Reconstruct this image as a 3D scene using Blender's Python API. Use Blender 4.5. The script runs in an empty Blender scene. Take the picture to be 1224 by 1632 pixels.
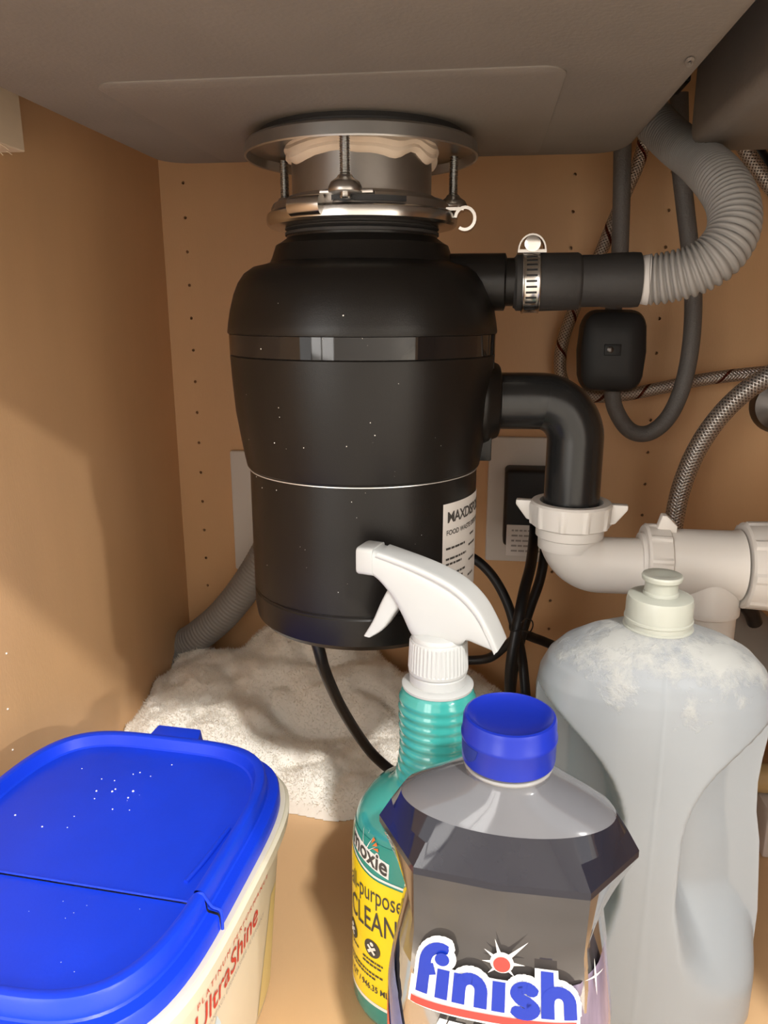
import bpy, bmesh, math, random
import numpy as np
from mathutils import Vector, Matrix, noise

random.seed(4)
rng = np.random.default_rng(4)
PI = math.pi
scene = bpy.context.scene
C = scene.collection

# ------------------------------------------------------------------ camera
CAM_H, PITCH, YAW, FPX = 0.42, math.radians(14.6), math.radians(7.2), 1226.0
cam_data = bpy.data.cameras.new('camera')
cam_data.sensor_fit = 'VERTICAL'
cam_data.sensor_height = 36.0
cam_data.lens = 36.0 * FPX / 1632.0
cam_data.clip_start = 0.01
cam = bpy.data.objects.new('camera', cam_data)
C.objects.link(cam)
cam.location = (0, 0, CAM_H)
cam.rotation_euler = (PI / 2 - PITCH, 0, YAW)
scene.camera = cam

# ------------------------------------------------------------------ world, lamps, exposure
scene.view_settings.view_transform = 'Standard'
scene.view_settings.look = 'None'
scene.view_settings.gamma = 1.0
scene.view_settings.use_curve_mapping = False
scene.view_settings.exposure = 0.0
world = bpy.data.worlds.new('kitchen_ambience')
scene.world = world
world.use_nodes = True
bgn = world.node_tree.nodes['Background']
bgn.inputs['Color'].default_value = (1.0, 0.965, 0.92, 1)
bgn.inputs['Strength'].default_value = 2.25


def lamp(name, loc, power, size, color):
    d = bpy.data.lights.new(name, 'AREA')
    d.shape = 'DISK'
    d.size = size
    d.energy = power
    d.color = color
    o = bpy.data.objects.new(name, d)
    C.objects.link(o)
    o.location = loc
    return o


lamp('ceiling_lamp', (0.82, -1.50, 2.27), 118, 0.16, (1.0, 0.97, 0.92))
lamp('ceiling_lamp', (4.20, -3.05, 2.27), 270, 0.26, (1.0, 0.97, 0.92))

# ------------------------------------------------------------------ helpers
_R = Vector((math.cos(YAW), math.sin(YAW), 0))
_F = Vector((-math.sin(YAW) * math.cos(PITCH), math.cos(YAW) * math.cos(PITCH), -math.sin(PITCH)))
_U = _R.cross(_F)


def at(px, py, Y):
    """photo pixel -> world point standing at depth Y"""
    r = _F + _R * ((px - 612) / FPX) - _U * ((py - 816) / FPX)
    v = r * (Y / r.y)
    return Vector((v.x, v.y, v.z + CAM_H))


ORIGIN = {}


def thing(name, loc, label, cat, group=None):
    o = bpy.data.objects.new(name, None)
    o.empty_display_size = 0.02
    C.objects.link(o)
    o.location = loc
    o['label'] = label
    o['category'] = cat
    if group:
        o['group'] = group
    ORIGIN[o] = Vector(loc)
    return o


class MB:
    """collects vertices and faces in world space, links them as ONE mesh"""

    def __init__(s):
        s.v, s.f, s.uv = [], [], {}

    def add(s, verts, faces):
        b = len(s.v)
        s.v += [Vector(p) for p in verts]
        s.f += [tuple(b + i for i in f) for f in faces]
        return b

    def rings(s, rings, close=True, cap0=False, cap1=False):
        n = len(rings[0])
        b = len(s.v)
        for r in rings:
            s.v += [Vector(p) for p in r]
        for i in range(len(rings) - 1):
            for j in range(n if close else n - 1):
                k = (j + 1) % n
                s.f.append((b + i * n + j, b + i * n + k, b + (i + 1) * n + k, b + (i + 1) * n + j))
        if cap0:
            s.f.append(tuple(b + j for j in reversed(range(n))))
        if cap1:
            s.f.append(tuple(b + (len(rings) - 1) * n + j for j in range(n)))
        return b

    def lathe(s, prof, c, n=64, axis=(0, 0, 1), cap0=True, cap1=True):
        """prof: (r, h) along axis from point c"""
        a = Vector(axis).normalized()
        q = Vector((0, 0, 1)).rotation_difference(a)
        rs = []
        for r, h in prof:
            rs.append([Vector(c) + q @ Vector((r * math.cos(2 * PI * j / n), r * math.sin(2 * PI * j / n), h)) for j in range(n)])
        s.rings(rs, True, cap0, cap1)

    def tube(s, path, r, n=16, cap=True, sub=8, rad=None, step=None):
        pts = smooth_path(path, sub)
        if step:
            pts = resample(pts, step)
        L = [0.0]
        for i in range(1, len(pts)):
            L.append(L[-1] + (pts[i] - pts[i - 1]).length)
        t = (pts[1] - pts[0]).normalized()
        up = Vector((0, 0, 1)) if abs(t.z) < 0.9 else Vector((1, 0, 0))
        x = t.cross(up).normalized()
        rs = []
        b0 = len(s.v)
        for i, p in enumerate(pts):
            t2 = (pts[min(i + 1, len(pts) - 1)] - pts[max(i - 1, 0)]).normalized()
            x = (x - t2 * x.dot(t2)).normalized()
            y = t2.cross(x)
            rr = rad(L[i], L[-1]) if rad else r
            rs.append([p + (x * math.cos(2 * PI * j / n) + y * math.sin(2 * PI * j / n)) * rr for j in range(n)])
        s.rings(rs, True, cap, cap)
        for i in range(len(pts)):
            for j in range(n):
                s.uv[b0 + i * n + j] = (j / n, L[i])
        s.uvn = n

    def box(s, x0, x1, y0, y1, z0, z1):
        s.add([(x0, y0, z0), (x1, y0, z0), (x1, y1, z0), (x0, y1, z0), (x0, y0, z1), (x1, y0, z1), (x1, y1, z1), (x0, y1, z1)],
              [(3, 2, 1, 0), (4, 5, 6, 7), (0, 1, 5, 4), (1, 2, 6, 5), (2, 3, 7, 6), (3, 0, 4, 7)])

    def obox(s, c, size, rot=None):
        """oriented box: centre, full size, rotation matrix"""
        rot = rot or Matrix.Identity(3)
        c = Vector(c)
        hx, hy, hz = [d / 2 for d in size]
        vs = [c + rot @ Vector((a * hx, b * hy, d * hz)) for d in (-1, 1) for a, b in ((-1, -1), (1, -1), (1, 1), (-1, 1))]
        s.add(vs, [(3, 2, 1, 0), (4, 5, 6, 7), (0, 1, 5, 4), (1, 2, 6, 5), (2, 3, 7, 6), (3, 0, 4, 7)])

    def build(s, name, m, parent=None, smooth=True, angle=35, bevel=0, seg=2, label=None):
        org = ORIGIN.get(parent, Vector((0, 0, 0)))
        me = bpy.data.meshes.new(name)
        me.from_pydata([tuple(p - org) for p in s.v], [], s.f)
        if s.uv:
            lay = me.uv_layers.new(name='UVMap')
            n = s.uvn
            for poly in me.polygons:
                js = [s.uv.get(v, (0, 0)) for v in poly.vertices]
                wrap = max(j[0] for j in js) - min(j[0] for j in js) > 0.5
                for li, (u, v) in zip(poly.loop_indices, js):
                    lay.data[li].uv = (u + 1 if wrap and u < 0.5 else u, v)
        bm = bmesh.new()
        bm.from_mesh(me)
        if bevel:
            es = [e for e in bm.edges if len(e.link_faces) == 2 and e.calc_face_angle(0) > math.radians(30)]
            bmesh.ops.bevel(bm, geom=es, offset=bevel, segments=seg, profile=0.5, affect='EDGES', clamp_overlap=True)
        bmesh.ops.recalc_face_normals(bm, faces=bm.faces)
        bm.to_mesh(me)
        bm.free()
        if smooth:
            me.shade_smooth()
            me.set_sharp_from_angle(angle=math.radians(angle))
        me.materials.append(m)
        o = bpy.data.objects.new(name, me)
        C.objects.link(o)
        if parent:
            o.parent = parent
            ORIGIN[o] = org
        if label:
            o['label'] = label
        return o


def smooth_path(p, sub):
    p = [Vector(q) for q in p]
    if sub <= 1 or len(p) < 3:
        return p
    out = []
    for i in range(len(p) - 1):
        a, b, c, d = p[max(i - 1, 0)], p[i], p[i + 1], p[min(i + 2, len(p) - 1)]
        for k in range(sub):
            t = k / sub
            out.append(0.5 * ((2 * b) + (c - a) * t + (2 * a - 5 * b + 4 * c - d) * t * t + (3 * b - a - 3 * c + d) * t ** 3))
    out.append(p[-1])
    return out


def resample(pts, step):
    L = [0.0]
    for i in range(1, len(pts)):
        L.append(L[-1] + (pts[i] - pts[i - 1]).length)
    n = max(2, int(L[-1] / step))
    A = np.array([tuple(p) for p in pts])
    s = np.linspace(0, L[-1], n + 1)
    return [Vector((np.interp(q, L, A[:, 0]), np.interp(q, L, A[:, 1]), np.interp(q, L, A[:, 2]))) for q in s]


def structure(o):
    o['kind'] = 'structure'
    return o


def tag(o, label, cat, group=None):
    o['label'] = label
    o['category'] = cat
    if group:
        o['group'] = group
    return o


def sup(a, b, n, th):
    c, s = math.cos(th), math.sin(th)
    return (a * math.copysign(abs(c) ** (2 / n), c), b * math.copysign(abs(s) ** (2 / n), s))


class Loft:
    """vertical loft with superellipse sections; sec(z) -> (half width, half depth, exponent)"""

    def __init__(s, c, rot, sec):
        s.c, s.rot, s.sec = Vector(c), rot, sec
        s.cr, s.sr = math.cos(rot), math.sin(rot)

    def w(s, x, y, z):
        return Vector((s.c.x + x * s.cr - y * s.sr, s.c.y + x * s.sr + y * s.cr, s.c.z + z))

    def p(s, th, z, off=0.0):
        a, b, n = s.sec(z)
        x, y = sup(a + off, b + off, n, th)
        return s.w(x, y, z)

    def ring(s, z, n=72, off=0.0):
        # even arc length so corners are well covered
        return [s.p(t, z, off) for t in s.even(z, n)]

    def even(s, z, n):
        ths, L = s.arc(z)
        return list(np.interp(np.linspace(0, L[-1], n, endpoint=False), L, ths))

    def arc(s, z):
        f = np.linspace(0, 1, 181)[:-1]      # crowd the samples where the superellipse moves fastest
        q = f ** 4 / (f ** 4 + (1 - f) ** 4) * PI / 2
        ths = np.concatenate([-PI + q, -PI / 2 + q, q, PI / 2 + q, [PI]])
        pts = [s.p(t, z) for t in ths]
        L = np.concatenate([[0], np.cumsum([(pts[i + 1] - pts[i]).length for i in range(len(pts) - 1)])])
        return ths, L

    def mapper(s, th0, zref, off):
        ths, L = s.arc(zref)
        l0 = np.interp(th0, ths, L)
        return lambda u, v: s.p(float(np.interp(l0 + u, L, ths)), v, off)


def flat_text(txt, size, bold=0.0, align='LEFT', shear=0.0, space=1.0, sx=1.0, sy=1.0):
    cu = bpy.data.curves.new('lettering', 'FONT')
    cu.body = txt
    cu.size = size
    cu.offset = bold
    cu.shear = shear
    cu.space_character = space
    cu.align_x = align
    cu.resolution_u = 4
    ob = bpy.data.objects.new('lettering', cu)
    C.objects.link(ob)
    bpy.context.view_layer.update()
    dg = bpy.context.evaluated_depsgraph_get()
    me = bpy.data.meshes.new_from_object(ob.evaluated_get(dg))
    vs = [(v.co.x * sx, v.co.y * sy) for v in me.vertices]
    fs = [tuple(p.vertices) for p in me.polygons]
    bpy.data.objects.remove(ob)
    bpy.data.curves.remove(cu)
    bpy.data.meshes.remove(me)
    return vs, fs


LAYER = [0]


def stroke(pts, w, n=10):
    """thick rounded polyline as flat polygons, each piece on its own thin ink layer"""
    vs, fs = [], []
    P = [Vector((p[0], p[1])) for p in pts]
    L0 = LAYER[0]
    LAYER[0] += 4
    for i in range(len(P) - 1):
        d = (P[i + 1] - P[i])
        if d.length < 1e-9:
            continue
        d.normalize()
        nn = Vector((-d.y, d.x)) * w / 2
        b = len(vs)
        l = L0 + i % 2
        vs += [(*(P[i] + nn), l), (*(P[i] - nn), l), (*(P[i + 1] - nn), l), (*(P[i + 1] + nn), l)]
        fs.append((b, b + 1, b + 2, b + 3))
    for i, p in enumerate(P[1:-1]):
        b = len(vs)
        l = L0 + 2 + i % 2
        vs += [(p.x + w / 2 * math.cos(2 * PI * k / n), p.y + w / 2 * math.sin(2 * PI * k / n), l) for k in range(n)]
        fs.append(tuple(range(b, b + n)))
    return vs, fs


def disc(c, r, n=24, ry=None):
    ry = ry or r
    return [(c[0] + r * math.cos(2 * PI * k / n), c[1] + ry * math.sin(2 * PI * k / n)) for k in range(n)], [tuple(range(n))]


def quad(x0, x1, y0, y1):
    return [(x0, y0), (x1, y0), (x1, y1), (x0, y1)], [(0, 1, 2, 3)]


def merge(*shapes):
    vs, fs = [], []
    for v, f in shapes:
        b = len(vs)
        vs += v
        fs += [tuple(b + i for i in q) for q in f]
    return vs, fs


def move(shape, dx, dy, k=1.0, ky=None):
    ky = ky or k
    return [(p[0] * k + dx, p[1] * ky + dy) + tuple(p[2:]) for p in shape[0]], shape[1]


def decal(name, shape, fmap, m, parent, grid=0.003, gridv=None, label=None):
    """wrap a flat print (u, v) onto a surface with fmap(u, v) -> point"""
    vs, fs = shape
    bm = bmesh.new()
    bv = [bm.verts.new((p[0], p[1], p[2] if len(p) > 2 else 0)) for p in vs]
    for f in fs:
        try:
            bm.faces.new([bv[i] for i in f])
        except ValueError:
            pass
    for ax, g in ((0, grid), (1, gridv)):
        if not g:
            continue
        lo = min(v[ax] for v in vs)
        hi = max(v[ax] for v in vs)
        k = math.floor(lo / g) + 1
        while k * g < hi:
            co = (k * g, 0, 0) if ax == 0 else (0, k * g, 0)
            no = (1, 0, 0) if ax == 0 else (0, 1, 0)
            bmesh.ops.bisect_plane(bm, geom=bm.verts[:] + bm.edges[:] + bm.faces[:], plane_co=co, plane_no=no, dist=1e-7)
            k += 1
    org = ORIGIN.get(parent, Vector((0, 0, 0)))
    for v in bm.verts:
        u_, v_, l_ = v.co
        p_ = fmap(u_, v_)
        if l_:
            nrm = (fmap(u_ + 1e-4, v_) - fmap(u_ - 1e-4, v_)).cross(fmap(u_, v_ + 1e-4) - fmap(u_, v_ - 1e-4)).normalized()
            p_ = p_ + nrm * (l_ * 1.5e-5)
        v.co = p_ - org
    me = bpy.data.meshes.new(name)
    bm.to_mesh(me)
    bm.free()
    me.shade_smooth()
    me.materials.append(m)
    o = bpy.data.objects.new(name, me)
    C.objects.link(o)
    o.parent = parent
    ORIGIN[o] = org
    if label:
        o['label'] = label
    return o


def smoothstep(a, b, x):
    t = min(1.0, max(0.0, (x - a) / (b - a)))
    return t * t * (3 - 2 * t)


# ------------------------------------------------------------------ materials
def mat(name, col, rough=0.5, metal=0.0, noise_amt=0.0, noise_scale=8.0, col2=None, bump=0.0, bump_scale=200.0,
        coat=0.0, sss=0.0, sss_r=0.01, trans=0.0, ior=1.45, spec=0.5, stretch=(1, 1, 1), rough2=None):
    m = bpy.data.materials.new(name)
    m.use_nodes = True
    nt = m.node_tree
    b = nt.nodes['Principled BSDF']
    b.inputs['Base Color'].default_value = (*col, 1)
    b.inputs['Roughness'].default_value = rough
    b.inputs['Metallic'].default_value = metal
    b.inputs['IOR'].default_value = ior
    b.inputs['Specular IOR Level'].default_value = spec
    b.inputs['Coat Weight'].default_value = coat
    b.inputs['Coat Roughness'].default_value = 0.08
    b.inputs['Transmission Weight'].default_value = trans
    if sss:
        b.inputs['Subsurface Weight'].default_value = sss
        b.inputs['Subsurface Radius'].default_value = (sss_r, sss_r, sss_r)
        b.inputs['Subsurface Scale'].default_value = 1.0
    tc = nt.nodes.new('ShaderNodeTexCoord')
    mp = nt.nodes.new('ShaderNodeMapping')
    mp.inputs['Scale'].default_value = stretch
    nt.links.new(tc.outputs['Object'], mp.inputs['Vector'])
    if noise_amt or col2:
        nz = nt.nodes.new('ShaderNodeTexNoise')
        nz.inputs['Scale'].default_value = noise_scale
        nz.inputs['Detail'].default_value = 6
        nt.links.new(mp.outputs['Vector'], nz.inputs['Vector'])
        mx = nt.nodes.new('ShaderNodeMix')
        mx.data_type = 'RGBA'
        c2 = col2 or tuple(c * (1 - noise_amt) for c in col)
        mx.inputs['A'].default_value = (*col, 1)
        mx.inputs['B'].default_value = (*c2, 1)
        rp = nt.nodes.new('ShaderNodeValToRGB')
        rp.color_ramp.elements[0].position = 0.35
        rp.color_ramp.elements[1].position = 0.68
        nt.links.new(nz.outputs['Fac'], rp.inputs['Fac'])
        nt.links.new(rp.outputs['Color'], mx.inputs['Factor'])
        nt.links.new(mx.outputs['Result'], b.inputs['Base Color'])
        if rough2 is not None:
            mr = nt.nodes.new('ShaderNodeMapRange')
            mr.inputs['To Min'].default_value = rough
            mr.inputs['To Max'].default_value = rough2
            nt.links.new(rp.outputs['Color'], mr.inputs['Value'])
            nt.links.new(mr.outputs['Result'], b.inputs['Roughness'])
    if bump:
        nb = nt.nodes.new('ShaderNodeTexNoise')
        nb.inputs['Scale'].default_value = bump_scale
        nb.inputs['Detail'].default_value = 3
        nt.links.new(mp.outputs['Vector'], nb.inputs['Vector'])
        bp = nt.nodes.new('ShaderNodeBump')
        bp.inputs['Strength'].default_value = bump
        bp.inputs['Distance'].default_value = 0.001
        nt.links.new(nb.outputs['Fac'], bp.inputs['Height'])
        nt.links.new(bp.outputs['Normal'], b.inputs['Normal'])
    return m


def braid(name, bright, dark, scale=1.0, red=False):
    """woven steel sleeve in tube uv space (around, metres along)"""
    m = bpy.data.materials.new(name)
    m.use_nodes = True
    nt = m.node_tree
    b = nt.nodes['Principled BSDF']
    b.inputs['Metallic'].default_value = 0.85
    b.inputs['Roughness'].default_value = 0.38
    uv = nt.nodes.new('ShaderNodeUVMap')
    sp = nt.nodes.new('ShaderNodeSeparateXYZ')
    nt.links.new(uv.outputs['UV'], sp.inputs['Vector'])

    def mth(op, a, c, clamp=False):
        n = nt.nodes.new('ShaderNodeMath')
        n.operation = op
        for i, q in enumerate((a, c)):
            if isinstance(q, (int, float)):
                n.inputs[i].default_value = q
            elif q is not None:
                nt.links.new(q, n.inputs[i])
        return n.outputs[0]
    a = mth('MULTIPLY', sp.outputs['X'], 2 * PI * 10)
    l = mth('MULTIPLY', sp.outputs['Y'], 2 * PI * 330 * scale)
    s1 = mth('SINE', mth('ADD', a, l), None)
    s2 = mth('SINE', mth('SUBTRACT', a, l), None)
    h = mth('MAXIMUM', s1, s2)
    rp = nt.nodes.new('ShaderNodeValToRGB')
    rp.color_ramp.elements[0].position = 0.0
    rp.color_ramp.elements[0].color = (*dark, 1)
    rp.color_ramp.elements[1].position = 0.75
    rp.color_ramp.elements[1].color = (*bright, 1)
    nt.links.new(mth('ADD', mth('MULTIPLY', h, 0.5), 0.5), rp.inputs['Fac'])
    out = rp.outputs['Color']
    if red:
        # red tracer thread spiralling round the sleeve
        s3 = mth('SINE', mth('ADD', mth('MULTIPLY', sp.outputs['X'], 2 * PI), mth('MULTIPLY', sp.outputs['Y'], 2 * PI * 28)), None)
        g = mth('GREATER_THAN', s3, 0.955)
        mx = nt.nodes.new('ShaderNodeMix')
        mx.data_type = 'RGBA'
        mx.inputs['B'].default_value = (0.10, 0.02, 0.01, 1)
        nt.links.new(g, mx.inputs['Factor'])
        nt.links.new(out, mx.inputs['A'])
        out = mx.outputs['Result']
    nt.links.new(out, b.inputs['Base Color'])
    bp = nt.nodes.new('ShaderNodeBump')
    bp.inputs['Strength'].default_value = 0.6
    bp.inputs['Distance'].default_value = 0.0006
    nt.links.new(h, bp.inputs['Height'])
    nt.links.new(bp.outputs['Normal'], b.inputs['Normal'])
    return m


M = {}
M['laminate'] = mat('maple_laminate', (0.69, 0.42, 0.215), 0.42, noise_amt=0.14, noise_scale=9, bump=0.12, bump_scale=900, stretch=(1, 1, 0.25))
M['laminate_floor'] = mat('maple_laminate_floor', (0.72, 0.465, 0.248), 0.40, noise_amt=0.12, noise_scale=7, bump=0.1, bump_scale=900, stretch=(1, 0.3, 1))
M['hole'] = mat('drilled_hole', (0.10, 0.05, 0.022), 0.9)
M['plywood'] = mat('raw_plywood', (0.78, 0.62, 0.43), 0.8, noise_amt=0.2, noise_scale=30, stretch=(1, 0.15, 1))
M['coating'] = mat('sound_coating', (0.190, 0.165, 0.140), 0.62, noise_amt=0.12, noise_scale=14, bump=0.18, bump_scale=420)
M['pad'] = mat('sound_pad', (0.200, 0.174, 0.148), 0.60, noise_amt=0.12, noise_scale=10, bump=0.18, bump_scale=420)
M['steel'] = mat('stainless_steel', (0.62, 0.60, 0.57), 0.22, 1.0)
M['steel_satin'] = mat('satin_steel', (0.52, 0.49, 0.46), 0.34, 1.0, noise_amt=0.15, noise_scale=40)
M['zinc'] = mat('zinc_plate', (0.47, 0.47, 0.46), 0.33, 1.0, noise_amt=0.2, noise_scale=25)
M['putty'] = mat('plumbers_putty', (0.72, 0.58, 0.45), 0.75, noise_amt=0.15, noise_scale=40, bump=0.3, bump_scale=150)
M['black_satin'] = mat('black_satin_plastic', (0.0085, 0.0072, 0.0062), 0.34, spec=0.32, bump=0.08, bump_scale=1500)
M['black_gloss'] = mat('black_gloss_band', (0.010, 0.009, 0.009), 0.05)
M['black_pipe'] = mat('black_pipe_plastic', (0.014, 0.014, 0.014), 0.24)
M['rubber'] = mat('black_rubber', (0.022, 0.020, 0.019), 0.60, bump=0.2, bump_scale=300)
M['cord'] = mat('black_cord', (0.012, 0.012, 0.013), 0.42)
M['weight'] = mat('weight_plastic', (0.010, 0.010, 0.011), 0.5)
M['pvc'] = mat('white_pvc', (0.74, 0.70, 0.65), 0.33, sss=0.15, sss_r=0.004)
M['hose_grey'] = mat('grey_corrugated', (0.27, 0.255, 0.24), 0.5)
M['hose_cuff'] = mat('grey_cuff', (0.52, 0.49, 0.47), 0.5)
M['hose_dark'] = mat('dark_grey_hose', (0.115, 0.105, 0.098), 0.55, bump=0.5, bump_scale=700)
M['hose_mid'] = mat('mid_grey_hose', (0.23, 0.215, 0.20), 0.55)
M['braid'] = braid('braided_steel', (0.62, 0.58, 0.54), (0.14, 0.125, 0.11))
M['braid_red'] = braid('braided_steel_tracer', (0.55, 0.49, 0.44), (0.12, 0.10, 0.09), red=True)
M['chrome'] = mat('dull_chrome', (0.13, 0.12, 0.115), 0.30, 1.0)
M['plate'] = mat('white_wall_plate', (0.66, 0.63, 0.59), 0.4)
M['paper'] = mat('white_paper', (0.74, 0.71, 0.68), 0.6)
M['print_dark'] = mat('dark_print', (0.06, 0.055, 0.05), 0.6)
M['print_grey'] = mat('grey_print', (0.36, 0.34, 0.32), 0.6)
M['silver_line'] = mat('silver_pinstripe', (0.72, 0.70, 0.67), 0.35, 0.6)
M['towel'] = mat('fleece', (0.92, 0.885, 0.82), 0.95, noise_amt=0.06, noise_scale=35, spec=0.1)
M['fibre'] = mat('fleece_fibre', (0.93, 0.90, 0.84), 0.95, spec=0.1)
_nt = M['fibre'].node_tree      # thin fibres let light through
_tr = _nt.nodes.new('ShaderNodeBsdfTranslucent')
_tr.inputs['Color'].default_value = (0.93, 0.90, 0.84, 1)
_mx = _nt.nodes.new('ShaderNodeMixShader')
_mx.inputs['Fac'].default_value = 0.5
_nt.links.new(_nt.nodes['Principled BSDF'].outputs['BSDF'], _mx.inputs[1])
_nt.links.new(_tr.outputs['BSDF'], _mx.inputs[2])
_nt.links.new(_mx.outputs['Shader'], _nt.nodes['Material Output'].inputs['Surface'])
M['blue'] = mat('blue_lid_plastic', (0.006, 0.042, 0.62), 0.36, noise_amt=0.18, noise_scale=12, bump=0.05, bump_scale=600)
M['cream'] = mat('cream_tub_plastic', (0.66, 0.60, 0.47), 0.35, sss=0.2, sss_r=0.006)
M['cream_label'] = mat('cream_label', (0.66, 0.59, 0.46), 0.35, noise_amt=0.05, noise_scale=20)
M['red_print'] = mat('red_print', (0.50, 0.03, 0.025), 0.4)
M['green_print'] = mat('olive_print', (0.42, 0.44, 0.10), 0.4)
M['pale_blue'] = mat('pale_blue_print', (0.50, 0.62, 0.70), 0.4)
M['gold_print'] = mat('pale_gold_print', (0.72, 0.58, 0.25), 0.4)
M['white_plastic'] = mat('white_sprayer_plastic', (0.44, 0.447, 0.44), 0.33, sss=0.12, sss_r=0.004)
M['teal'] = mat('teal_bottle', (0.040, 0.30, 0.27), 0.16, coat=0.5, sss=0.25, sss_r=0.008)
M['teal_label'] = mat('teal_label', (0.018, 0.27, 0.23), 0.22, coat=0.4)
M['yellow_label'] = mat('yellow_label', (0.93, 0.70, 0.012), 0.25, coat=0.4)
M['white_print'] = mat('white_print', (0.85, 0.85, 0.82), 0.3)
M['orange_print'] = mat('orange_print', (0.75, 0.18, 0.04), 0.3)
M['cap_blue'] = mat('blue_cap_plastic', (0.008, 0.022, 0.30), 0.30, noise_amt=0.1, noise_scale=20, spec=0.35)
M['clear_grey'] = mat('clear_shoulder', (0.165, 0.165, 0.18), 0.16, coat=0.6, trans=0.35, ior=1.3)
M['neck_clear'] = mat('clear_neck', (0.62, 0.60, 0.58), 0.10, trans=0.6, ior=1.4)
M['dark_liquid'] = mat('smoky_bottle', (0.020, 0.020, 0.030), 0.07, coat=0.25, noise_amt=0.35, noise_scale=14, trans=0.15, ior=1.33)
M['smoky_low'] = mat('smoky_lower_bottle', (0.085, 0.075, 0.072), 0.06, coat=0.4, noise_amt=0.45, noise_scale=16, trans=0.45, ior=1.33)
M['logo_blue'] = mat('logo_blue', (0.006, 0.026, 0.30), 0.25)
M['logo_red'] = mat('logo_red', (0.66, 0.045, 0.035), 0.25)
M['violet_film'] = mat('violet_film', (0.20, 0.165, 0.25), 0.15, coat=0.5, noise_amt=0.5, noise_scale=30, stretch=(4, 4, 0.6))
M['blue_film'] = mat('blue_film', (0.10, 0.16, 0.42), 0.15, coat=0.5, noise_amt=0.5, noise_scale=26)
M['notch_blue'] = mat('notch_blue', (0.006, 0.018, 0.16), 0.6)
M['crumb'] = mat('white_crumb', (0.8, 0.78, 0.74), 0.7)
M['cap_clear'] = mat('cloudy_cap', (0.42, 0.43, 0.375), 0.3, sss=0.4, sss_r=0.006)
M['dowel'] = mat('pale_wood_dowel', (0.55, 0.38, 0.17), 0.55, noise_amt=0.2, noise_scale=40, stretch=(0.2, 1, 1))
M['carton'] = mat('white_carton', (0.62, 0.55, 0.50), 0.6)
M['wall_paint'] = mat('kitchen_wall_paint', (0.74, 0.71, 0.67), 0.8)
M['door_paint'] = mat('white_door_paint', (0.85, 0.83, 0.80), 0.45)
M['streak_glow'] = mat('added_glow_pane', (0.8, 0.8, 0.8), 0.1)
_e = M['streak_glow'].node_tree.nodes['Principled BSDF']
_e.inputs['Emission Color'].default_value = (1.0, 0.97, 0.93, 1)
_e.inputs['Emission Strength'].default_value = 7.0  # emission added so the disposer reflects a bright streak
M['kitchen_floor'] = mat('kitchen_floor_boards', (0.60, 0.55, 0.48), 0.5, noise_amt=0.3, noise_scale=6, stretch=(0.3, 3, 1))
M['stone'] = mat('countertop_stone', (0.30, 0.28, 0.26), 0.3, noise_amt=0.3, noise_scale=40)


def jug_material():
    m = mat('cloudy_jug_plastic', (0.69, 0.695, 0.69), 0.34, sss=0.45, sss_r=0.012)
    nt = m.node_tree
    b = nt.nodes['Principled BSDF']
    tc = nt.nodes.new('ShaderNodeTexCoord')
    nz = nt.nodes.new('ShaderNodeTexNoise')
    nz.inputs['Scale'].default_value = 24
    nz.inputs['Detail'].default_value = 8
    nz.inputs['Roughness'].default_value = 0.72
    nt.links.new(tc.outputs['Object'], nz.inputs['Vector'])
    # dried soap crust: patches that gather on the shoulder
    sp = nt.nodes.new('ShaderNodeSeparateXYZ')
    nt.links.new(tc.outputs['Object'], sp.inputs['Vector'])
    mr = nt.nodes.new('ShaderNodeMapRange')
    mr.inputs['From Min'].default_value = 0.185
    mr.inputs['From Max'].default_value = 0.235
    mr.inputs['To Min'].default_value = -0.10
    mr.inputs['To Max'].default_value = 0.10
    nt.links.new(sp.outputs['Z'], mr.inputs['Value'])
    ad = nt.nodes.new('ShaderNodeMath')
    nt.links.new(nz.outputs['Fac'], ad.inputs[0])
    nt.links.new(mr.outputs['Result'], ad.inputs[1])
    rp = nt.nodes.new('ShaderNodeValToRGB')
    rp.color_ramp.elements[0].position = 0.555
    rp.color_ramp.elements[1].position = 0.68
    nt.links.new(ad.outputs[0], rp.inputs['Fac'])
    mx = nt.nodes.new('ShaderNodeMix')
    mx.data_type = 'RGBA'
    mx.inputs['A'].default_value = (0.285, 0.305, 0.322, 1)
    mx.inputs['B'].default_value = (0.40, 0.405, 0.39, 1)
    nt.links.new(rp.outputs['Color'], mx.inputs['Factor'])
    nt.links.new(mx.outputs['Result'], b.inputs['Base Color'])
    m2 = nt.nodes.new('ShaderNodeMapRange')
    m2.inputs['To Min'].default_value = 0.30
    m2.inputs['To Max'].default_value = 0.8
    nt.links.new(rp.outputs['Color'], m2.inputs['Value'])
    nt.links.new(m2.outputs['Result'], b.inputs['Roughness'])
    bp = nt.nodes.new('ShaderNodeBump')
    bp.inputs['Strength'].default_value = 0.5
    bp.inputs['Distance'].default_value = 0.0012
    nt.links.new(rp.outputs['Color'], bp.inputs['Height'])
    nt.links.new(bp.outputs['Normal'], b.inputs['Normal'])
    return m


M['jug'] = jug_material()

# ------------------------------------------------------------------ the setting
XL, XR, YB, YF = -0.3195, 0.55, 0.776, 0.19      # cabinet inner faces, front plane
ZS = 0.5235                                       # underside of the sink bowls
ZC = 0.74                                         # underside of the counter
ZK = -0.11                                        # kitchen floor


def slab(name, m, *b, bevel=0):
    mb = MB()
    mb.box(*b)
    return structure(mb.build(name, m, None, smooth=False, bevel=bevel))


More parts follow.
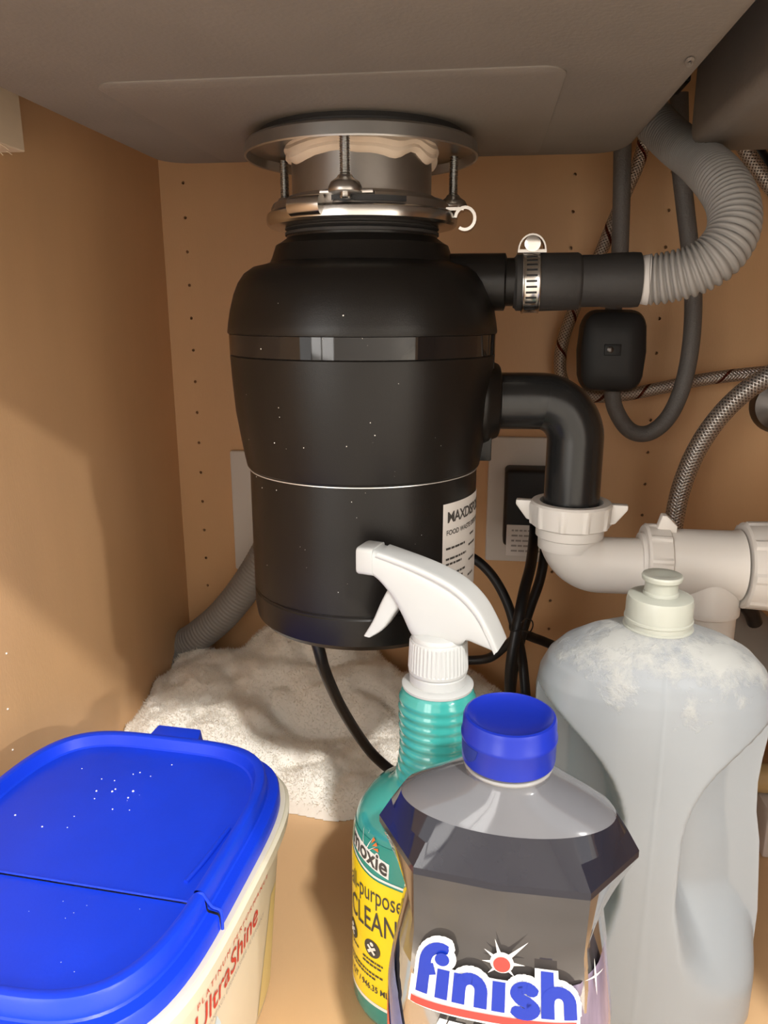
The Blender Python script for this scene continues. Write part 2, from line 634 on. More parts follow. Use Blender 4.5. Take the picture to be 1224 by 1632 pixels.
slab('floor', M['laminate_floor'], XL - 0.018, XR + 0.018, YF, YB + 0.012, -0.018, 0.0)
slab('wall_left', M['laminate'], XL - 0.018, XL, YF, YB + 0.012, 0.0, ZC)
wl = bpy.data.objects['wall_left']
for yy, zz in ((0.4454, 0.1532), (0.4448, 0.1218), (0.452, 0.192)):
    nk = MB()
    nk.lathe([(0.0008, 0.0), (0.0006, 0.0006), (0.0002, 0.0009)], (XL, yy, zz), 8, (1, 0, 0.4))
    nk.build('surface_nick', M['crumb'], wl)
slab('wall_right', M['laminate'], XR, XR + 0.018, YF, YB + 0.012, 0.0, ZC)


def back_wall():
    """back panel with drilled shelf-pin holes (real recesses)"""
    mb = MB()
    x0, x1, z0, z1, y = XL, XR, 0.0, ZC, YB
    cols = [-0.2955, 0.0785, 0.1642, 0.42]
    hw, pitch, zoff, r, dep = 0.006, 0.0320, 0.5416, 0.0016, 0.008
    hz = []
    k = 0
    z = zoff
    while z + pitch < z1:
        z += pitch
    while z > 0.012:
        hz.append(z)
        z -= pitch
    hz.reverse()
    xs = [x0]
    for c in cols:
        xs += [c - hw, c + hw]
    xs.append(x1)
    for i in range(0, len(xs), 2):
        mb.add([(xs[i], y, z0), (xs[i + 1], y, z0), (xs[i + 1], y, z1), (xs[i], y, z1)], [(0, 1, 2, 3)])
    for c in cols:
        zs = z0
        for h in hz:
            a, b = h - hw, h + hw
            mb.add([(c - hw, y, zs), (c + hw, y, zs), (c + hw, y, a), (c - hw, y, a)], [(0, 1, 2, 3)])
            sq = [(c + hw * sx, y, h + hw * sz) for sx, sz in ((-1, -1), (0, -1), (1, -1), (1, 0), (1, 1), (0, 1), (-1, 1), (-1, 0))]
            an = [-3 * PI / 4 + k * PI / 4 for k in range(8)]
            ci = [(c + r * math.cos(t), y, h + r * math.sin(t)) for t in an]
            cd = [(p[0], y + dep, p[2]) for p in ci]
            mb.add(sq + ci + cd, [(k, (k + 1) % 8, 8 + (k + 1) % 8, 8 + k) for k in range(8)] +
                   [(8 + k, 8 + (k + 1) % 8, 16 + (k + 1) % 8, 16 + k) for k in range(8)] + [tuple(range(16, 24))])
            zs = b
        mb.add([(c - hw, y, zs), (c + hw, y, zs), (c + hw, y, z1), (c - hw, y, z1)], [(0, 1, 2, 3)])
    mb.box(x0 - 0.018, x1 + 0.018, y + 0.010, y + 0.018, z0 - 0.018, z1)
    return structure(mb.build('wall_back', M['laminate'], None, smooth=False))


back_wall()
# front frame of the cabinet run: top rail over the opening, stiles and toe kick
slab('trim_1', M['laminate'], XL - 0.018, XR + 0.018, YF, YF + 0.020, 0.518, ZC)
slab('trim_2', M['laminate'], -2.0, XL - 0.018, YF, YF + 0.02, -0.018, ZC)
slab('trim_3', M['laminate'], 0.265, 3.0, YF, YF + 0.02, -0.018, ZC)   # centre stile and the closed right-hand door
slab('trim_4', M['laminate'], -2.0, 3.0, YF + 0.06, YF + 0.08, ZK, -0.018)
slab('ceiling', M['stone'], -2.0, 3.0, YF - 0.025, YB + 0.03, ZC, ZC + 0.03)
slab('wall_upper', M['wall_paint'], -2.0, 6.0, YB + 0.03, YB + 0.08, ZK, 2.4)
slab('floor_kitchen', M['kitchen_floor'], -3.0, 6.0, -3.9, YB + 0.03, ZK - 0.02, ZK)
slab('wall_front', M['wall_paint'], -3.0, 6.0, -3.95, -3.9, ZK, 2.4)


def add_streak_door():
    """glazed door across the kitchen, bright with daylight"""
    x0, x1, z0, z1, y = -3.0, -1.15, ZK, 1.95, -3.9
    mb = MB()
    for a_ in ((x0, x1, z0, z0 + 0.09), (x0, x1, z1 - 0.08, z1), (x0, x0 + 0.08, z0, z1), (x1 - 0.08, x1, z0, z1), ((x0 + x1) / 2 - 0.05, (x0 + x1) / 2 + 0.05, z0, z1)):
        mb.box(a_[0], a_[1], y, y + 0.05, a_[2], a_[3])
    d = structure(mb.build('glow_door_1', M['door_paint'], None, smooth=False))
    for u0, u1 in ((x0 + 0.08, (x0 + x1) / 2 - 0.05), ((x0 + x1) / 2 + 0.05, x1 - 0.08)):
        p = MB()
        p.box(u0, u1, y + 0.012, y + 0.02, z0 + 0.09, z1 - 0.08)
        p.build('glow_pane', M['streak_glow'], d, smooth=False)
    h = MB()
    h.box((x0 + x1) / 2 + 0.0, (x0 + x1) / 2 + 0.02, y + 0.05, y + 0.09, 0.75, 1.0)
    h.build('door_handle', M['steel'], d, bevel=0.004)


add_streak_door()

# ------------------------------------------------------------------ sink
def rrect(x0, x1, y0, y1, r, n=6):
    out = []
    for cx, cy, a0 in ((x1 - r, y0 + r, -PI / 2), (x1 - r, y1 - r, 0), (x0 + r, y1 - r, PI / 2), (x0 + r, y0 + r, PI)):
        for k in range(n + 1):
            a = a0 + k / n * PI / 2
            out.append((cx + r * math.cos(a), cy + r * math.sin(a)))
    return out


def basin(x0, x1, y0, y1, z0, z1, r, rb):
    mb = MB()
    rs = [[(x, y, z1) for x, y in rrect(x0, x1, y0, y1, r)]]
    for k in range(7):
        a = k / 6 * PI / 2
        d = rb * (1 - math.cos(a))
        rs.append([(x, y, z0 + rb * (1 - math.sin(a))) for x, y in rrect(x0 + d, x1 - d, y0 + d, y1 - d, max(0.002, r - d))])
    rs.append([(x, y, z0) for x, y in rrect(x0 + rb + 0.02, x1 - rb - 0.02, y0 + rb + 0.02, y1 - rb - 0.02, 0.004)])
    mb.rings(rs, True, False, True)
    return mb


sink = thing('kitchen_sink', (-0.075, 0.41, ZS), 'dark grey coated double-bowl kitchen sink seen from below', 'sink')
basin(-0.240, 0.0945, YF + 0.028, 0.588, ZS, ZC - 0.001, 0.028, 0.010).build('basin', M['coating'], sink, angle=50)
basin(0.1290, 0.43, YF + 0.028, 0.588, ZS, ZC - 0.001, 0.028, 0.010).build('basin', M['coating'], sink, angle=50)
pad = MB()
pr = rrect(-0.187, 0.033, 0.378, 0.572, 0.012)
pad.rings([[(x, y, ZS + 0.0005) for x, y in pr], [(x, y, ZS - 0.0006) for x, y in pr],
           [(x * 0.988 - 0.0009, (y - 0.475) * 0.988 + 0.475, ZS - 0.0010) for x, y in pr]], True, False, True)
pad.build('sound_pad', M['pad'], sink, angle=25)
chip = MB()
chip.lathe([(0.0030, 0.0), (0.0046, -0.0004), (0.0034, -0.0012), (0.0018, -0.0008), (0.0012, 0.0)], (0.0835, 0.379, ZS - 0.0001), 12)
for i, v in enumerate(chip.v):
    d = v - Vector((0.0835, 0.379, ZS))
    chip.v[i] = Vector((0.0835 + d.x * 0.45 + d.y * 0.25, 0.379 + d.y * 1.5, v.z))
chip.build('coating_chip', M['coating'], sink)
clip = MB()
clip.box(0.104, 0.1065, 0.560, 0.585, 0.565, ZC - 0.001)
clip.box(0.100, 0.124, 0.555, 0.588, 0.560, 0.565)
clip.build('mounting_clip', M['chrome'], sink, bevel=0.0008)

# wooden cleat high on the left panel
cl = MB()
cl.box(XL + 0.0004, -0.300, 0.24, 0.5105, 0.5205, ZC - 0.001)
cleat = cl.build('wood_cleat', M['plywood'], None, smooth=False, bevel=0.0008)
tag(cleat, 'raw plywood cleat fixed high on the left cabinet side', 'wood block')
sp_ = MB()
for i in range(16):
    y = 0.465 + 0.043 * random.random()
    p = Vector((-0.3005 - 0.012 * random.random(), y, 0.5208))
    q = p + Vector((random.uniform(-.004, .004), random.uniform(-.005, .005), -random.uniform(.0015, .0045)))
    sp_.tube([p, (p + q) / 2 + Vector((0.0004, 0, 0)), q], 0.0003, 4, sub=2)
ORIGIN[cleat] = Vector((0, 0, 0))
sp_.build('splinter', M['plywood'], cleat)

# ------------------------------------------------------------------ garbage disposer
DX, DY = -0.0768, 0.50
dsp = thing('garbage_disposer', (DX, DY, 0.218), 'black garbage disposer with glossy band hanging under the sink', 'disposer')


def dl(name, prof, m, n=96, parent=None, **k):
    mb = MB()
    mb.lathe(prof, (DX, DY, 0), n, **k)
    return mb.build(name, m, parent or dsp, angle=28)


upper = dl('upper_housing', [(0.047, 0.4665), (0.0465, 0.4635), (0.0500, 0.4610), (0.0535, 0.4590), (0.0560, 0.4520), (0.0575, 0.4490), (0.0610, 0.4478), (0.0680, 0.4462),
                             (0.0735, 0.4425), (0.0775, 0.4370), (0.0805, 0.4300), (0.0830, 0.4210), (0.0845, 0.4130), (0.0852, 0.4080), (0.0850, 0.4070), (0.0838, 0.4068)], M['black_satin'])
dl('gloss_band', [(0.0838, 0.4072), (0.0845, 0.4066), (0.0843, 0.3945), (0.0835, 0.3940)], M['black_gloss'], label=None) if False else None
band = MB()
band.lathe([(0.0838, 0.4072), (0.0845, 0.4066), (0.0843, 0.3945), (0.0835, 0.3940)], (DX, DY, 0), 128)
band.build('gloss_band', M['black_gloss'], dsp, label='mirror-glossy black band')
dl('lower_housing', [(0.0835, 0.3944), (0.0842, 0.3936), (0.0836, 0.3800), (0.0822, 0.3590), (0.0800, 0.3440), (0.0778, 0.3300), (0.0766, 0.3240), (0.0756, 0.3228), (0.0748, 0.3224)], M['black_satin'])
dl('seam_ring', [(0.0740, 0.3222), (0.0754, 0.3222), (0.0755, 0.3217), (0.0740, 0.3215)], M['silver_line'])
dl('motor_can', [(0.0742, 0.3238), (0.0749, 0.3230), (0.0750, 0.2430), (0.0743, 0.2420), (0.0743, 0.2405), (0.0750, 0.2396), (0.0748, 0.2290), (0.0738, 0.2225), (0.0705, 0.2188), (0.060, 0.2180)], M['black_satin'])
dl('groove_line', [(0.0742, 0.2419), (0.07470, 0.2416), (0.0742, 0.2411)], M['chrome'])
dl('gasket', [(0.044, 0.4720), (0.0475, 0.4705), (0.0475, 0.4685), (0.0455, 0.4676), (0.0475, 0.4666), (0.0475, 0.4650), (0.044, 0.4640)], M['rubber'])

# mounting hardware under the sink
dl('backup_ring', [(0.0440, 0.5152), (0.0640, 0.5152), (0.0682, 0.5144), (0.0690, 0.5092), (0.0698, 0.5087), (0.0703, 0.5095), (0.0698, 0.5158), (0.0684, 0.5172), (0.0440, 0.5172)], M['zinc'], cap0=False, cap1=False)
dl('shadow_gap', [(0.0440, 0.5226), (0.0610, 0.5226), (0.0618, 0.5200), (0.0610, 0.5172), (0.0440, 0.5172)], M['rubber'])  # black ring put in to stand for the shadow above the backup ring
put = MB()
rs = []
for h, rr in ((0.5205, 0.0455), (0.5175, 0.0468), (0.5145, 0.0456), (0.5125, 0.0467), (0.510, 0.0454), (0.508, 0.0459), (0.5060, 0.0444), (0.505, 0.0425)):
    ring = []
    for j in range(72):
        t = 2 * PI * j / 72
        k = noise.noise(Vector((math.cos(t) * 2.2, math.sin(t) * 2.2, 3.1)))
        k2 = noise.noise(Vector((math.cos(t) * 5, math.sin(t) * 5, h * 160)))
        low = (0.5205 - h) / 0.0155
        ring.append((DX + (rr + k2 * 0.0008) * math.cos(t), DY + (rr + k2 * 0.0008) * math.sin(t), h - low * (k * 0.008)))
    rs.append(ring)
put.rings(rs)
put.build('putty', M['putty'], dsp, label='beige ring of plumbers putty')
dl('collar', [(0.0425, 0.5215), (0.0425, 0.4880), (0.0432, 0.4845), (0.0465, 0.4830), (0.0465, 0.4800)], M['steel_satin'])
dl('mounting_ring', [(0.0420, 0.4870), (0.0450, 0.4868), (0.0475, 0.4850), (0.0515, 0.4842), (0.0532, 0.4825), (0.0538, 0.4790), (0.0545, 0.4770)], M['steel_satin'])
clampr = MB()
clampr.lathe([(0.0535, 0.4785), (0.0565, 0.4780), (0.0582, 0.4765), (0.0586, 0.4735), (0.0583, 0.4712), (0.0570, 0.4698), (0.0530, 0.4690), (0.0470, 0.4688)], (DX, DY, 0), 96)
clamp_o = clampr.build('lock_ring', M['steel'], dsp)


def pol(ang, r, z):
    """point round the disposer axis; ang 0 faces the front, + to the right"""
    return Vector((DX + r * math.sin(ang), DY - r * math.cos(ang), z))


for k, ang in enumerate((0.0, math.radians(113), math.radians(-114))):
    r = 0.0595
    b = MB()
    prof = []
    z = 0.4905
    while z < 0.514:
        prof += [(0.00235, z), (0.00300, z + 0.0006)]
        z += 0.0012
    b.lathe(prof, (pol(ang, r, 0)), 18)
    bo = b.build('bolt', M['zinc'], dsp, angle=20)
    e = MB()   # pressed ear that carries the bolt
    c = pol(ang, r, 0)
    e.lathe([(0.0038, 0.4915), (0.0042, 0.4905), (0.0050, 0.4895), (0.0078, 0.4878), (0.0092, 0.4850), (0.0093, 0.4825), (0.0080, 0.4822)], c, 28)
    dirv = Vector((math.cos(ang), math.sin(ang), 0))
    rot = Matrix((dirv, Vector((-math.sin(ang), math.cos(ang), 0)), Vector((0, 0, 1)))).transposed()
    e.obox(pol(ang, r - 0.008, 0.4835), (0.030, 0.012, 0.0022), rot)
    e.build('bolt_ear', M['steel_satin'], dsp, bevel=0.0006)
    h = MB()
    h.lathe([(0.0030, 0.4826), (0.0032, 0.4800), (0.0026, 0.4795)], c, 14)
    h.build('bolt_tip', M['steel'], bo)
# ramp: slotted step of the mounting ring at the front
slot = MB()
n = 26
for a0, a1, z0, z1, r0 in ((-0.16, 0.62, 0.4793, 0.4822, 0.0545),):
    rs = []
    for i in range(n + 1):
        a = a0 + (a1 - a0) * i / n
        zz = z0 + 0.0006 * math.sin(i * 1.1) if i < 8 else z0
        rs.append([pol(a, r0, zz), pol(a, r0 + 0.0004, zz), pol(a, r0 + 0.0004, z1), pol(a, r0, z1)])
    slot.rings(rs, True, True, True)
slot.build('ring_slot', M['weight'], clamp_o)
curl = MB()   # rolled lug on the left front of the lock ring
rs = []
for i in range(15):
    a = math.radians(-34) + math.radians(20) * i / 14
    rs.append([pol(a, 0.0575 + 0.0052 * math.cos(t), 0.4772 + 0.0056 * math.sin(t)) for t in [2 * PI * j / 18 for j in range(18)]])
curl.rings(rs, True, True, True)
curl.build('rolled_lug', M['steel'], clamp_o)
hook = MB()   # open curl at the right end of the lock ring
hp = []
hc = pol(math.radians(84), 0.0640, 0.4735)
for i in range(19):
    t = math.radians(175 - 300 * i / 18)
    hp.append(hc + Vector((0.0058 * math.cos(t), 0, 0.0062 * math.sin(t))))
rs = []
for i, p in enumerate(hp):
    t = math.radians(175 - 300 * i / 18)
    rad = Vector((math.cos(t), 0, math.sin(t))) * 0.0009
    w = Vector((0, 0.006, 0))
    rs.append([p - rad - w, p + rad - w, p + rad + w, p - rad + w])
hook.rings(rs, True, True, True)
hook.obox(pol(math.radians(84), 0.0570, 0.4790), (0.012, 0.012, 0.0018), Matrix.Identity(3))
hook.build('hook_curl', M['steel'], clamp_o, angle=40)

# inlet for the dishwasher hose, outlet flange
inl = MB()
inl.lathe([(0.017, 0.05), (0.017, 0.0885), (0.0158, 0.0890), (0.0142, 0.0895), (0.0142, 0.108)], (DX, DY, 0.4375), 32, (1, -0.03, 0))
inl.build('inlet_port', M['black_satin'], dsp)
ofl = MB()
ofl.lathe([(0.029, 0.055), (0.029, 0.078), (0.0275, 0.0815), (0.0250, 0.0835), (0.0235, 0.0870), (0.0215, 0.0885)], (DX, DY, 0.364), 40, (1, 0.06, 0))
for s in (-1, 1):
    ofl.obox((DX + 0.076, DY + 0.003, 0.364 + s * 0.028), (0.016, 0.024, 0.018))
ofl.build('outlet_flange', M['black_satin'], dsp, bevel=0.001)

# rating label on the motor can
def can_map(off):
    return lambda u, v: pol(math.radians(48) + u / 0.0750, 0.0750 + off, v)


lab = decal('rating_label', move(merge(quad(0, 0.058, 0.0, 0.064)), 0.0, 0.2435), can_map(0.0003), M['paper'], dsp, 0.002)
decal('lettering', move(flat_text('MAXDISPOSE', 0.0095, 0.00022, space=0.9), 0.0035, 0.2955), can_map(0.0005), M['print_dark'], lab, 0.002)
decal('lettering', move(flat_text('FOOD WASTE DISPOSER', 0.0045, 0.00008), 0.003, 0.2875), can_map(0.0005), M['print_dark'], lab, 0.002)
rows = []
for i, (a, b_) in enumerate(((0.032, 0.04), (0.003, 0.024), (0.030, 0.043), (0.003, 0.026), (0.003, 0.020), (0.031, 0.042), (0.003, 0.025), (0.003, 0.022), (0.03, 0.04), (0.003, 0.024))):
    z = 0.2815 - i * 0.0034
    x = a
    while x < b_:
        w = random.uniform(0.002, 0.005)
        rows.append(quad(x, min(x + w, b_), z, z + 0.0014))
        x += w + 0.0007
decal('fine_print', merge(*rows), can_map(0.0005), M['print_dark'], lab, 0.002)

sk_ = MB()
for i in range(42):
    zz_ = rng.uniform(0.25, 0.44)
    an_ = rng.normal(0.1, 0.55)
    rr_ = float(np.interp(zz_, [0.2, 0.3223, 0.3224, 0.33, 0.344, 0.359, 0.38, 0.394, 0.408, 0.421, 0.437, 0.4425], [0.0750, 0.0750, 0.0757, 0.0778, 0.0800, 0.0822, 0.0836, 0.0842, 0.0852, 0.0830, 0.0775, 0.0735]))
    q_ = abs(rng.normal(0.00014, 0.0001)) + 0.00008
    sk_.lathe([(q_ * 0.6, -0.0001), (q_, 0.0001), (q_ * 0.4, 0.00025)], pol(an_, rr_, zz_), 6, pol(an_, 1, 0) - pol(an_, 0, 0))
sko = sk_.build('dust_specks', M['crumb'], dsp)
sko['kind'] = 'stuff'

# ------------------------------------------------------------------ black discharge elbow
el = thing('discharge_elbow', at(915, 800, 0.51), 'glossy black discharge elbow running from disposer to white trap', 'pipe')
mb = MB()
zc = 0.364
pth = [Vector((0.006, 0.506, zc)), Vector((0.020, 0.508, zc)), Vector((0.034, 0.509, zc))]
cx, R = 0.036, 0.0255
xe = 0.0615
for i in range(1, 12):
    t = PI / 2 * i / 12
    pth.append(Vector((xe - R + R * math.sin(t), 0.51, zc - R + R * math.cos(t))))
pth += [Vector((xe, 0.51, zc - R - 0.002)), Vector((xe, 0.51, 0.315)), Vector((xe, 0.51, 0.280))]
mb.tube(pth, 0.0182, 40, sub=3)
mb.build('elbow_tube', M['black_pipe'], el, angle=60)
mb = MB()
mb.lathe([(0.0187, 0.0), (0.0196, 0.001), (0.0196, 0.0032), (0.0187, 0.0042)], (-0.0005 + 0.0035, 0.5055, zc), 36, (1, 0.05, 0))
mb.build('elbow_collar', M['black_pipe'], el)

# ------------------------------------------------------------------ white drain assembly
dr = thing('drain_assembly', (0.0615, 0.51, 0.245), 'white plastic drain pipe with wing nut, elbow and tee', 'drain pipe')
mb = MB()
pth = [Vector((xe, 0.51, 0.292)), Vector((xe, 0.51, 0.276)), Vector((xe, 0.51, 0.270))]
zp = 0.2565
Rb = 0.028
for i in range(1, 12):
    t = PI / 2 * i / 12
    # heel sweeps wide below the nut
    pth.append(Vector((xe + 0.003 + Rb * (1 - math.cos(t)), 0.51, zp + 0.018 - 0.018 * math.sin(t) * 1.0)))
pth += [Vector((0.094, 0.51, zp)), Vector((0.105, 0.51, zp)), Vector((0.128, 0.51, zp + 0.0005))]


def trap_elbow():
    m = MB()
    r = 0.0185
    # socket
    m.lathe([(0.0225, 0.2850), (0.0225, 0.2745), (0.0208, 0.2735), (0.0206, 0.2660)], (xe, 0.51, 0), 40, cap0=True, cap1=False)
    # bend
    rs = []
    cxb, czb = xe + 0.0225, 0.2770
    for i in range(19):
        t = PI / 2 * i / 18
        d = Vector((-math.cos(t), 0, -math.sin(t)))
        rad = 0.0225
        cc = Vector((cxb, 0.51, czb - 0.0005)) + Vector((d.x * rad, 0, d.z * rad))
        tang = Vector((math.sin(t) * 1.0, 0, -math.cos(t)))
        nx = tang.cross(Vector((0, 1, 0))).normalized()
        rr = 0.0204 - 0.0014 * (i / 18)
        rs.append([cc + (nx * math.cos(2 * PI * j / 40) + Vector((0, 1, 0)) * math.sin(2 * PI * j / 40)) * rr for j in range(40)])
    rs.append([p + Vector((0.025, 0, 0)) for p in rs[-1]])
    rs.append([p + Vector((0.016, 0, 0)) for p in rs[-1]])
    m.rings(rs, True, True, True)
    return m


trap_elbow().build('trap_elbow', M['pvc'], dr, angle=50)


def slip_nut(c, axis, r, h, ribs, ears, ear_dir=None, name='slip_nut'):
    m = MB()
    n = 96
    a = Vector(axis).normalized()
    q = Vector((0, 0, 1)).rotation_difference(a)
    rs = []
    for hh, dr_ in ((-h / 2, -0.0016), (-h / 2 + 0.0012, 0.0), (h / 2 - 0.004, 0.0006), (h / 2 - 0.0015, 0.0012), (h / 2, -0.0002), (h / 2, -0.0050), (h / 2 - 0.004, -0.0058)):
        ring = []
        for j in range(n):
            t = 2 * PI * j / n
            k = 0.0011 if (hh > -h / 2 and hh < h / 2 - 0.002 and math.cos(ribs * t) > 0.72) else 0
            ring.append(Vector(c) + q @ Vector(((r + dr_ + k) * math.cos(t), (r + dr_ + k) * math.sin(t), hh)))
        rs.append(ring)
    m.rings(rs, True, True, False)
    o = m.build(name, M['pvc'], dr, angle=25)
    for s in ears:
        e = MB()
        d = Vector(ear_dir).normalized() * s
        side = a.cross(d)
        c0 = Vector(c)
        prof = [(r - 0.004, -h * 0.40), (r + 0.003, -h * 0.30), (r + 0.0105, h * 0.28), (r + 0.0105, h * 0.46), (r - 0.004, h * 0.46)]
        f = [c0 + d * x + a * y + side * 0.0032 for x, y in prof]
        g = [c0 + d * x + a * y - side * 0.0032 for x, y in prof]
        e.rings([f, g], True, True, True)
        e.build('wing', M['pvc'], o, bevel=0.0007)
    return o


slip_nut((xe, 0.51, 0.2895), (0, 0, 1), 0.0258, 0.017, 10, (-1, 1), (1, -0.12, 0))
slip_nut((0.1185, 0.51, zp + 0.0015), (-1, 0, 0), 0.0242, 0.016, 10, (1,), (0.25, -0.1, 1))
mb = MB()
mb.lathe([(0.0195, 0.108), (0.0210, 0.122), (0.0228, 0.126), (0.0228, 0.168), (0.0238, 0.172)], (0, 0.51, zp + 0.001), 48, (1, 0, 0))
mb.lathe([(0.0212, 0.0), (0.0212, -0.026), (0.0222, -0.0275), (0.0222, -0.0315), (0.0205, -0.0325), (0.0205, -0.16)], (0.1535, 0.51, zp), 44)
mb.build('tee', M['pvc'], dr, angle=40)
slip_nut((0.1835, 0.51, zp + 0.001), (1, 0, 0), 0.0285, 0.020, 8, ())
mb = MB()
mb.lathe([(0.0235, 0.0), (0.0235, 0.10), (0.021, 0.105), (0.021, 0.235)], (0.19, 0.51, zp + 0.001), 40, (1, 0, 0))
mb.build('tail_pipe', M['pvc'], dr)
mb = MB()
mb.tube([Vector((0.1535, 0.51, 0.115)), Vector((0.1535, 0.512, 0.085)), Vector((0.160, 0.53, 0.062)), Vector((0.17, 0.58, 0.060)), Vector((0.17, 0.70, 0.068)), Vector((0.17, YB - 0.002, 0.07))], 0.0190, 28)
mb.build('trap_arm', M['pvc'], dr)

# ------------------------------------------------------------------ dishwasher hose with rubber connector and clamp
dh = thing('dishwasher_hose', at(960, 449, 0.5), 'light grey corrugated dishwasher hose looping into black rubber connector', 'hose')
A = lambda *a: at(*a)
mb = MB()
p0, p1 = at(818, 451, 0.498), at(1018, 446, 0.498)
ax = (p1 - p0)
L = ax.length
mb.lathe([(0.0148, 0.0), (0.0152, 0.0008), (0.0166, 0.0018), (0.0168, 0.0135), (0.0171, 0.016), (0.0168, 0.038), (0.0160, 0.0395), (0.0152, 0.0402), (0.0152, 0.052),
          (0.0158, 0.056), (0.0161, L - 0.004), (0.0158, L), (0.0130, L)], p0, 40, ax)
con = mb.build('rubber_connector', M['rubber'], dh)
cuff0 = p1
path = [at(1016, 446, 0.498), at(1035, 446, 0.497), at(1065, 442, 0.494), at(1105, 431, 0.490), at(1143, 408, 0.488), at(1168, 370, 0.492), at(1168, 325, 0.505), at(1145, 285, 0.530),
        at(1110, 252, 0.585), at(1075, 226, 0.625), at(1040, 190, 0.655), at(1008, 140, 0.67), at(990, 90, 0.675)]
RIB = 0.0036


def corr(l, tot):
    if l < 0.0075:
        return 0.0134 if l < 0.005 else 0.0142
    x = ((l - 0.0075) / RIB) % 1.0 - 0.5
    return 0.0150 - 0.0022 * math.exp(-(x / 0.20) ** 2)


mb = MB()
mb.tube(path, 0.014, 28, sub=10, rad=corr, step=RIB / 8)
mb.build('corrugated_tube', M['hose_grey'], dh, angle=80)
mb = MB()
mb.tube(path[:2], 0.01445, 28, sub=1, rad=lambda l, t: 0.0137 if l < 0.0048 else 0.0148)
mb.build('cuff', M['hose_cuff'], dh)

cb = MB()
cc = at(845, 450.5, 0.498)
axn = ax.normalized()
n = 72
rs = []
for rr, h in ((0.0176, -0.0052), (0.0182, -0.0052), (0.0184, -0.0047), (0.0180, -0.0040), (0.0180, 0.0040), (0.0184, 0.0047), (0.0182, 0.0052), (0.0176, 0.0052)):
    q = Vector((0, 0, 1)).rotation_difference(axn)
    rs.append([cc + q @ Vector((rr * math.cos(2 * PI * j / n), rr * math.sin(2 * PI * j / n), h)) for j in range(n)])
cb.rings(rs, True)
clampo = cb.build('hose_clamp', M['steel'], dh, label='stainless worm-drive clamp')
sl = MB()
side = Vector((0, 0, 1)).cross(axn)
for i in range(12):
    t = math.radians(-62 + i * 10.5)       # round the front
    d = Vector((0, -1, 0)) * math.cos(t) + Vector((0, 0, 1)) * math.sin(t)
    tn = d.cross(axn).normalized()
    rot = Matrix((axn, tn, d)).transposed()
    sl.obox(cc + d * 0.01805, (0.0062, 0.0012, 0.0003), rot)
sl.build('clamp_slots', M['weight'], clampo)
hs = MB()
d = Vector((0.05, -0.25, 1)).normalized()
rs = []
base = cc + Vector((0, -0.002, 0.0185))
for i in range(13):
    t = PI * i / 12
    o_ = Vector((math.cos(t) * 0.0075, 0, math.sin(t) * 0.0085))
    rs.append([base + o_ + Vector((0, -0.004, 0)), base + o_ * 1.12 + Vector((0, -0.004, 0)), base + o_ * 1.12 + Vector((0, 0.010, 0)), base + o_ + Vector((0, 0.010, 0))])
hs.rings(rs, True, True, True)
hs.obox(base + Vector((0, 0.003, -0.0005)), (0.017, 0.015, 0.0018))
hs.build('screw_housing', M['steel_satin'], clampo, angle=50)
sc_ = MB()
sc_.lathe([(0.0030, 0.012), (0.0030, 0.004), (0.0045, 0.0035), (0.0045, -0.004), (0.0049, -0.0045), (0.0047, -0.0062), (0.003, -0.0066)], base + Vector((0, 0, 0.0036)), 20, (0, 1, 0))
sc_.obox(base + Vector((0, -0.0067, 0.0036)), (0.0065, 0.0004, 0.0011))
sc_.build('clamp_screw', M['steel'], clampo, angle=30)

# ------------------------------------------------------------------ faucet hose with weight
fh = thing('faucet_hose', at(972, 560, 0.715), 'dark grey pull-down faucet hose carrying a black weight', 'hose')
mb = MB()
fpath = [at(993, 150, 0.70), at(992, 240, 0.70), at(990, 340, 0.705), at(986, 440, 0.71), at(978, 490, 0.715), at(973, 560, 0.715), at(975, 620, 0.712), at(982, 655, 0.71), at(1004, 686, 0.708), at(1034, 690, 0.706),
         at(1065, 665, 0.704), at(1088, 615, 0.702), at(1101, 550, 0.70), at(1105, 480, 0.70), at(1101, 410, 0.70), at(1092, 330, 0.70), at(1085, 260, 0.70), at(1082, 150, 0.70)]
mb.tube(fpath, 0.0072, 20, sub=10)
mb.build('hose', M['hose_dark'], fh)
wt = MB()
wc = at(973, 559, 0.706)
prof = []
for k in range(32):
    t = 2 * PI * k / 32
    x, z = sup(0.0290, 0.0350, 7.0, t)
    x *= 1.0 - 0.20 * abs(z / 0.0350) ** 3.0
    prof.append((x, z))
rs = []
for dy, s in ((0.014, 0.88), (0.010, 0.97), (0.0, 1.0), (-0.009, 0.985), (-0.014, 0.93), (-0.0165, 0.80), (-0.0175, 0.4)):
    rs.append([wc + Vector((x * s, dy, z * s)) for x, z in prof])
wt.rings(rs, True, True, True)
wo = wt.build('hose_weight', M['weight'], fh, angle=30, label='black two-part weight clamped on the hose')
w2 = MB()
w2.obox(wc + Vector((-0.001, -0.0172, 0.0015)), (0.014, 0.003, 0.0095))
w2.build('screw_recess', M['weight'], wo, bevel=0.0006)
w3 = MB()
w3.lathe([(0.0028, 0.0), (0.0030, 0.0012), (0.0018, 0.0018)], wc + Vector((-0.0035, -0.0188, 0.0018)), 14, (0, -1, 0))
w3.build('screw', M['chrome'], wo)

# ------------------------------------------------------------------ braided supply lines
def line(name, label, pts, r, m, cat='hose', ferrule=False):
    o = thing(name, pts[len(pts) // 2], label, cat)
    mb = MB()
    mb.tube(pts, r, 16, sub=10)
    mb.build('braided_sleeve', m, o)
    return o


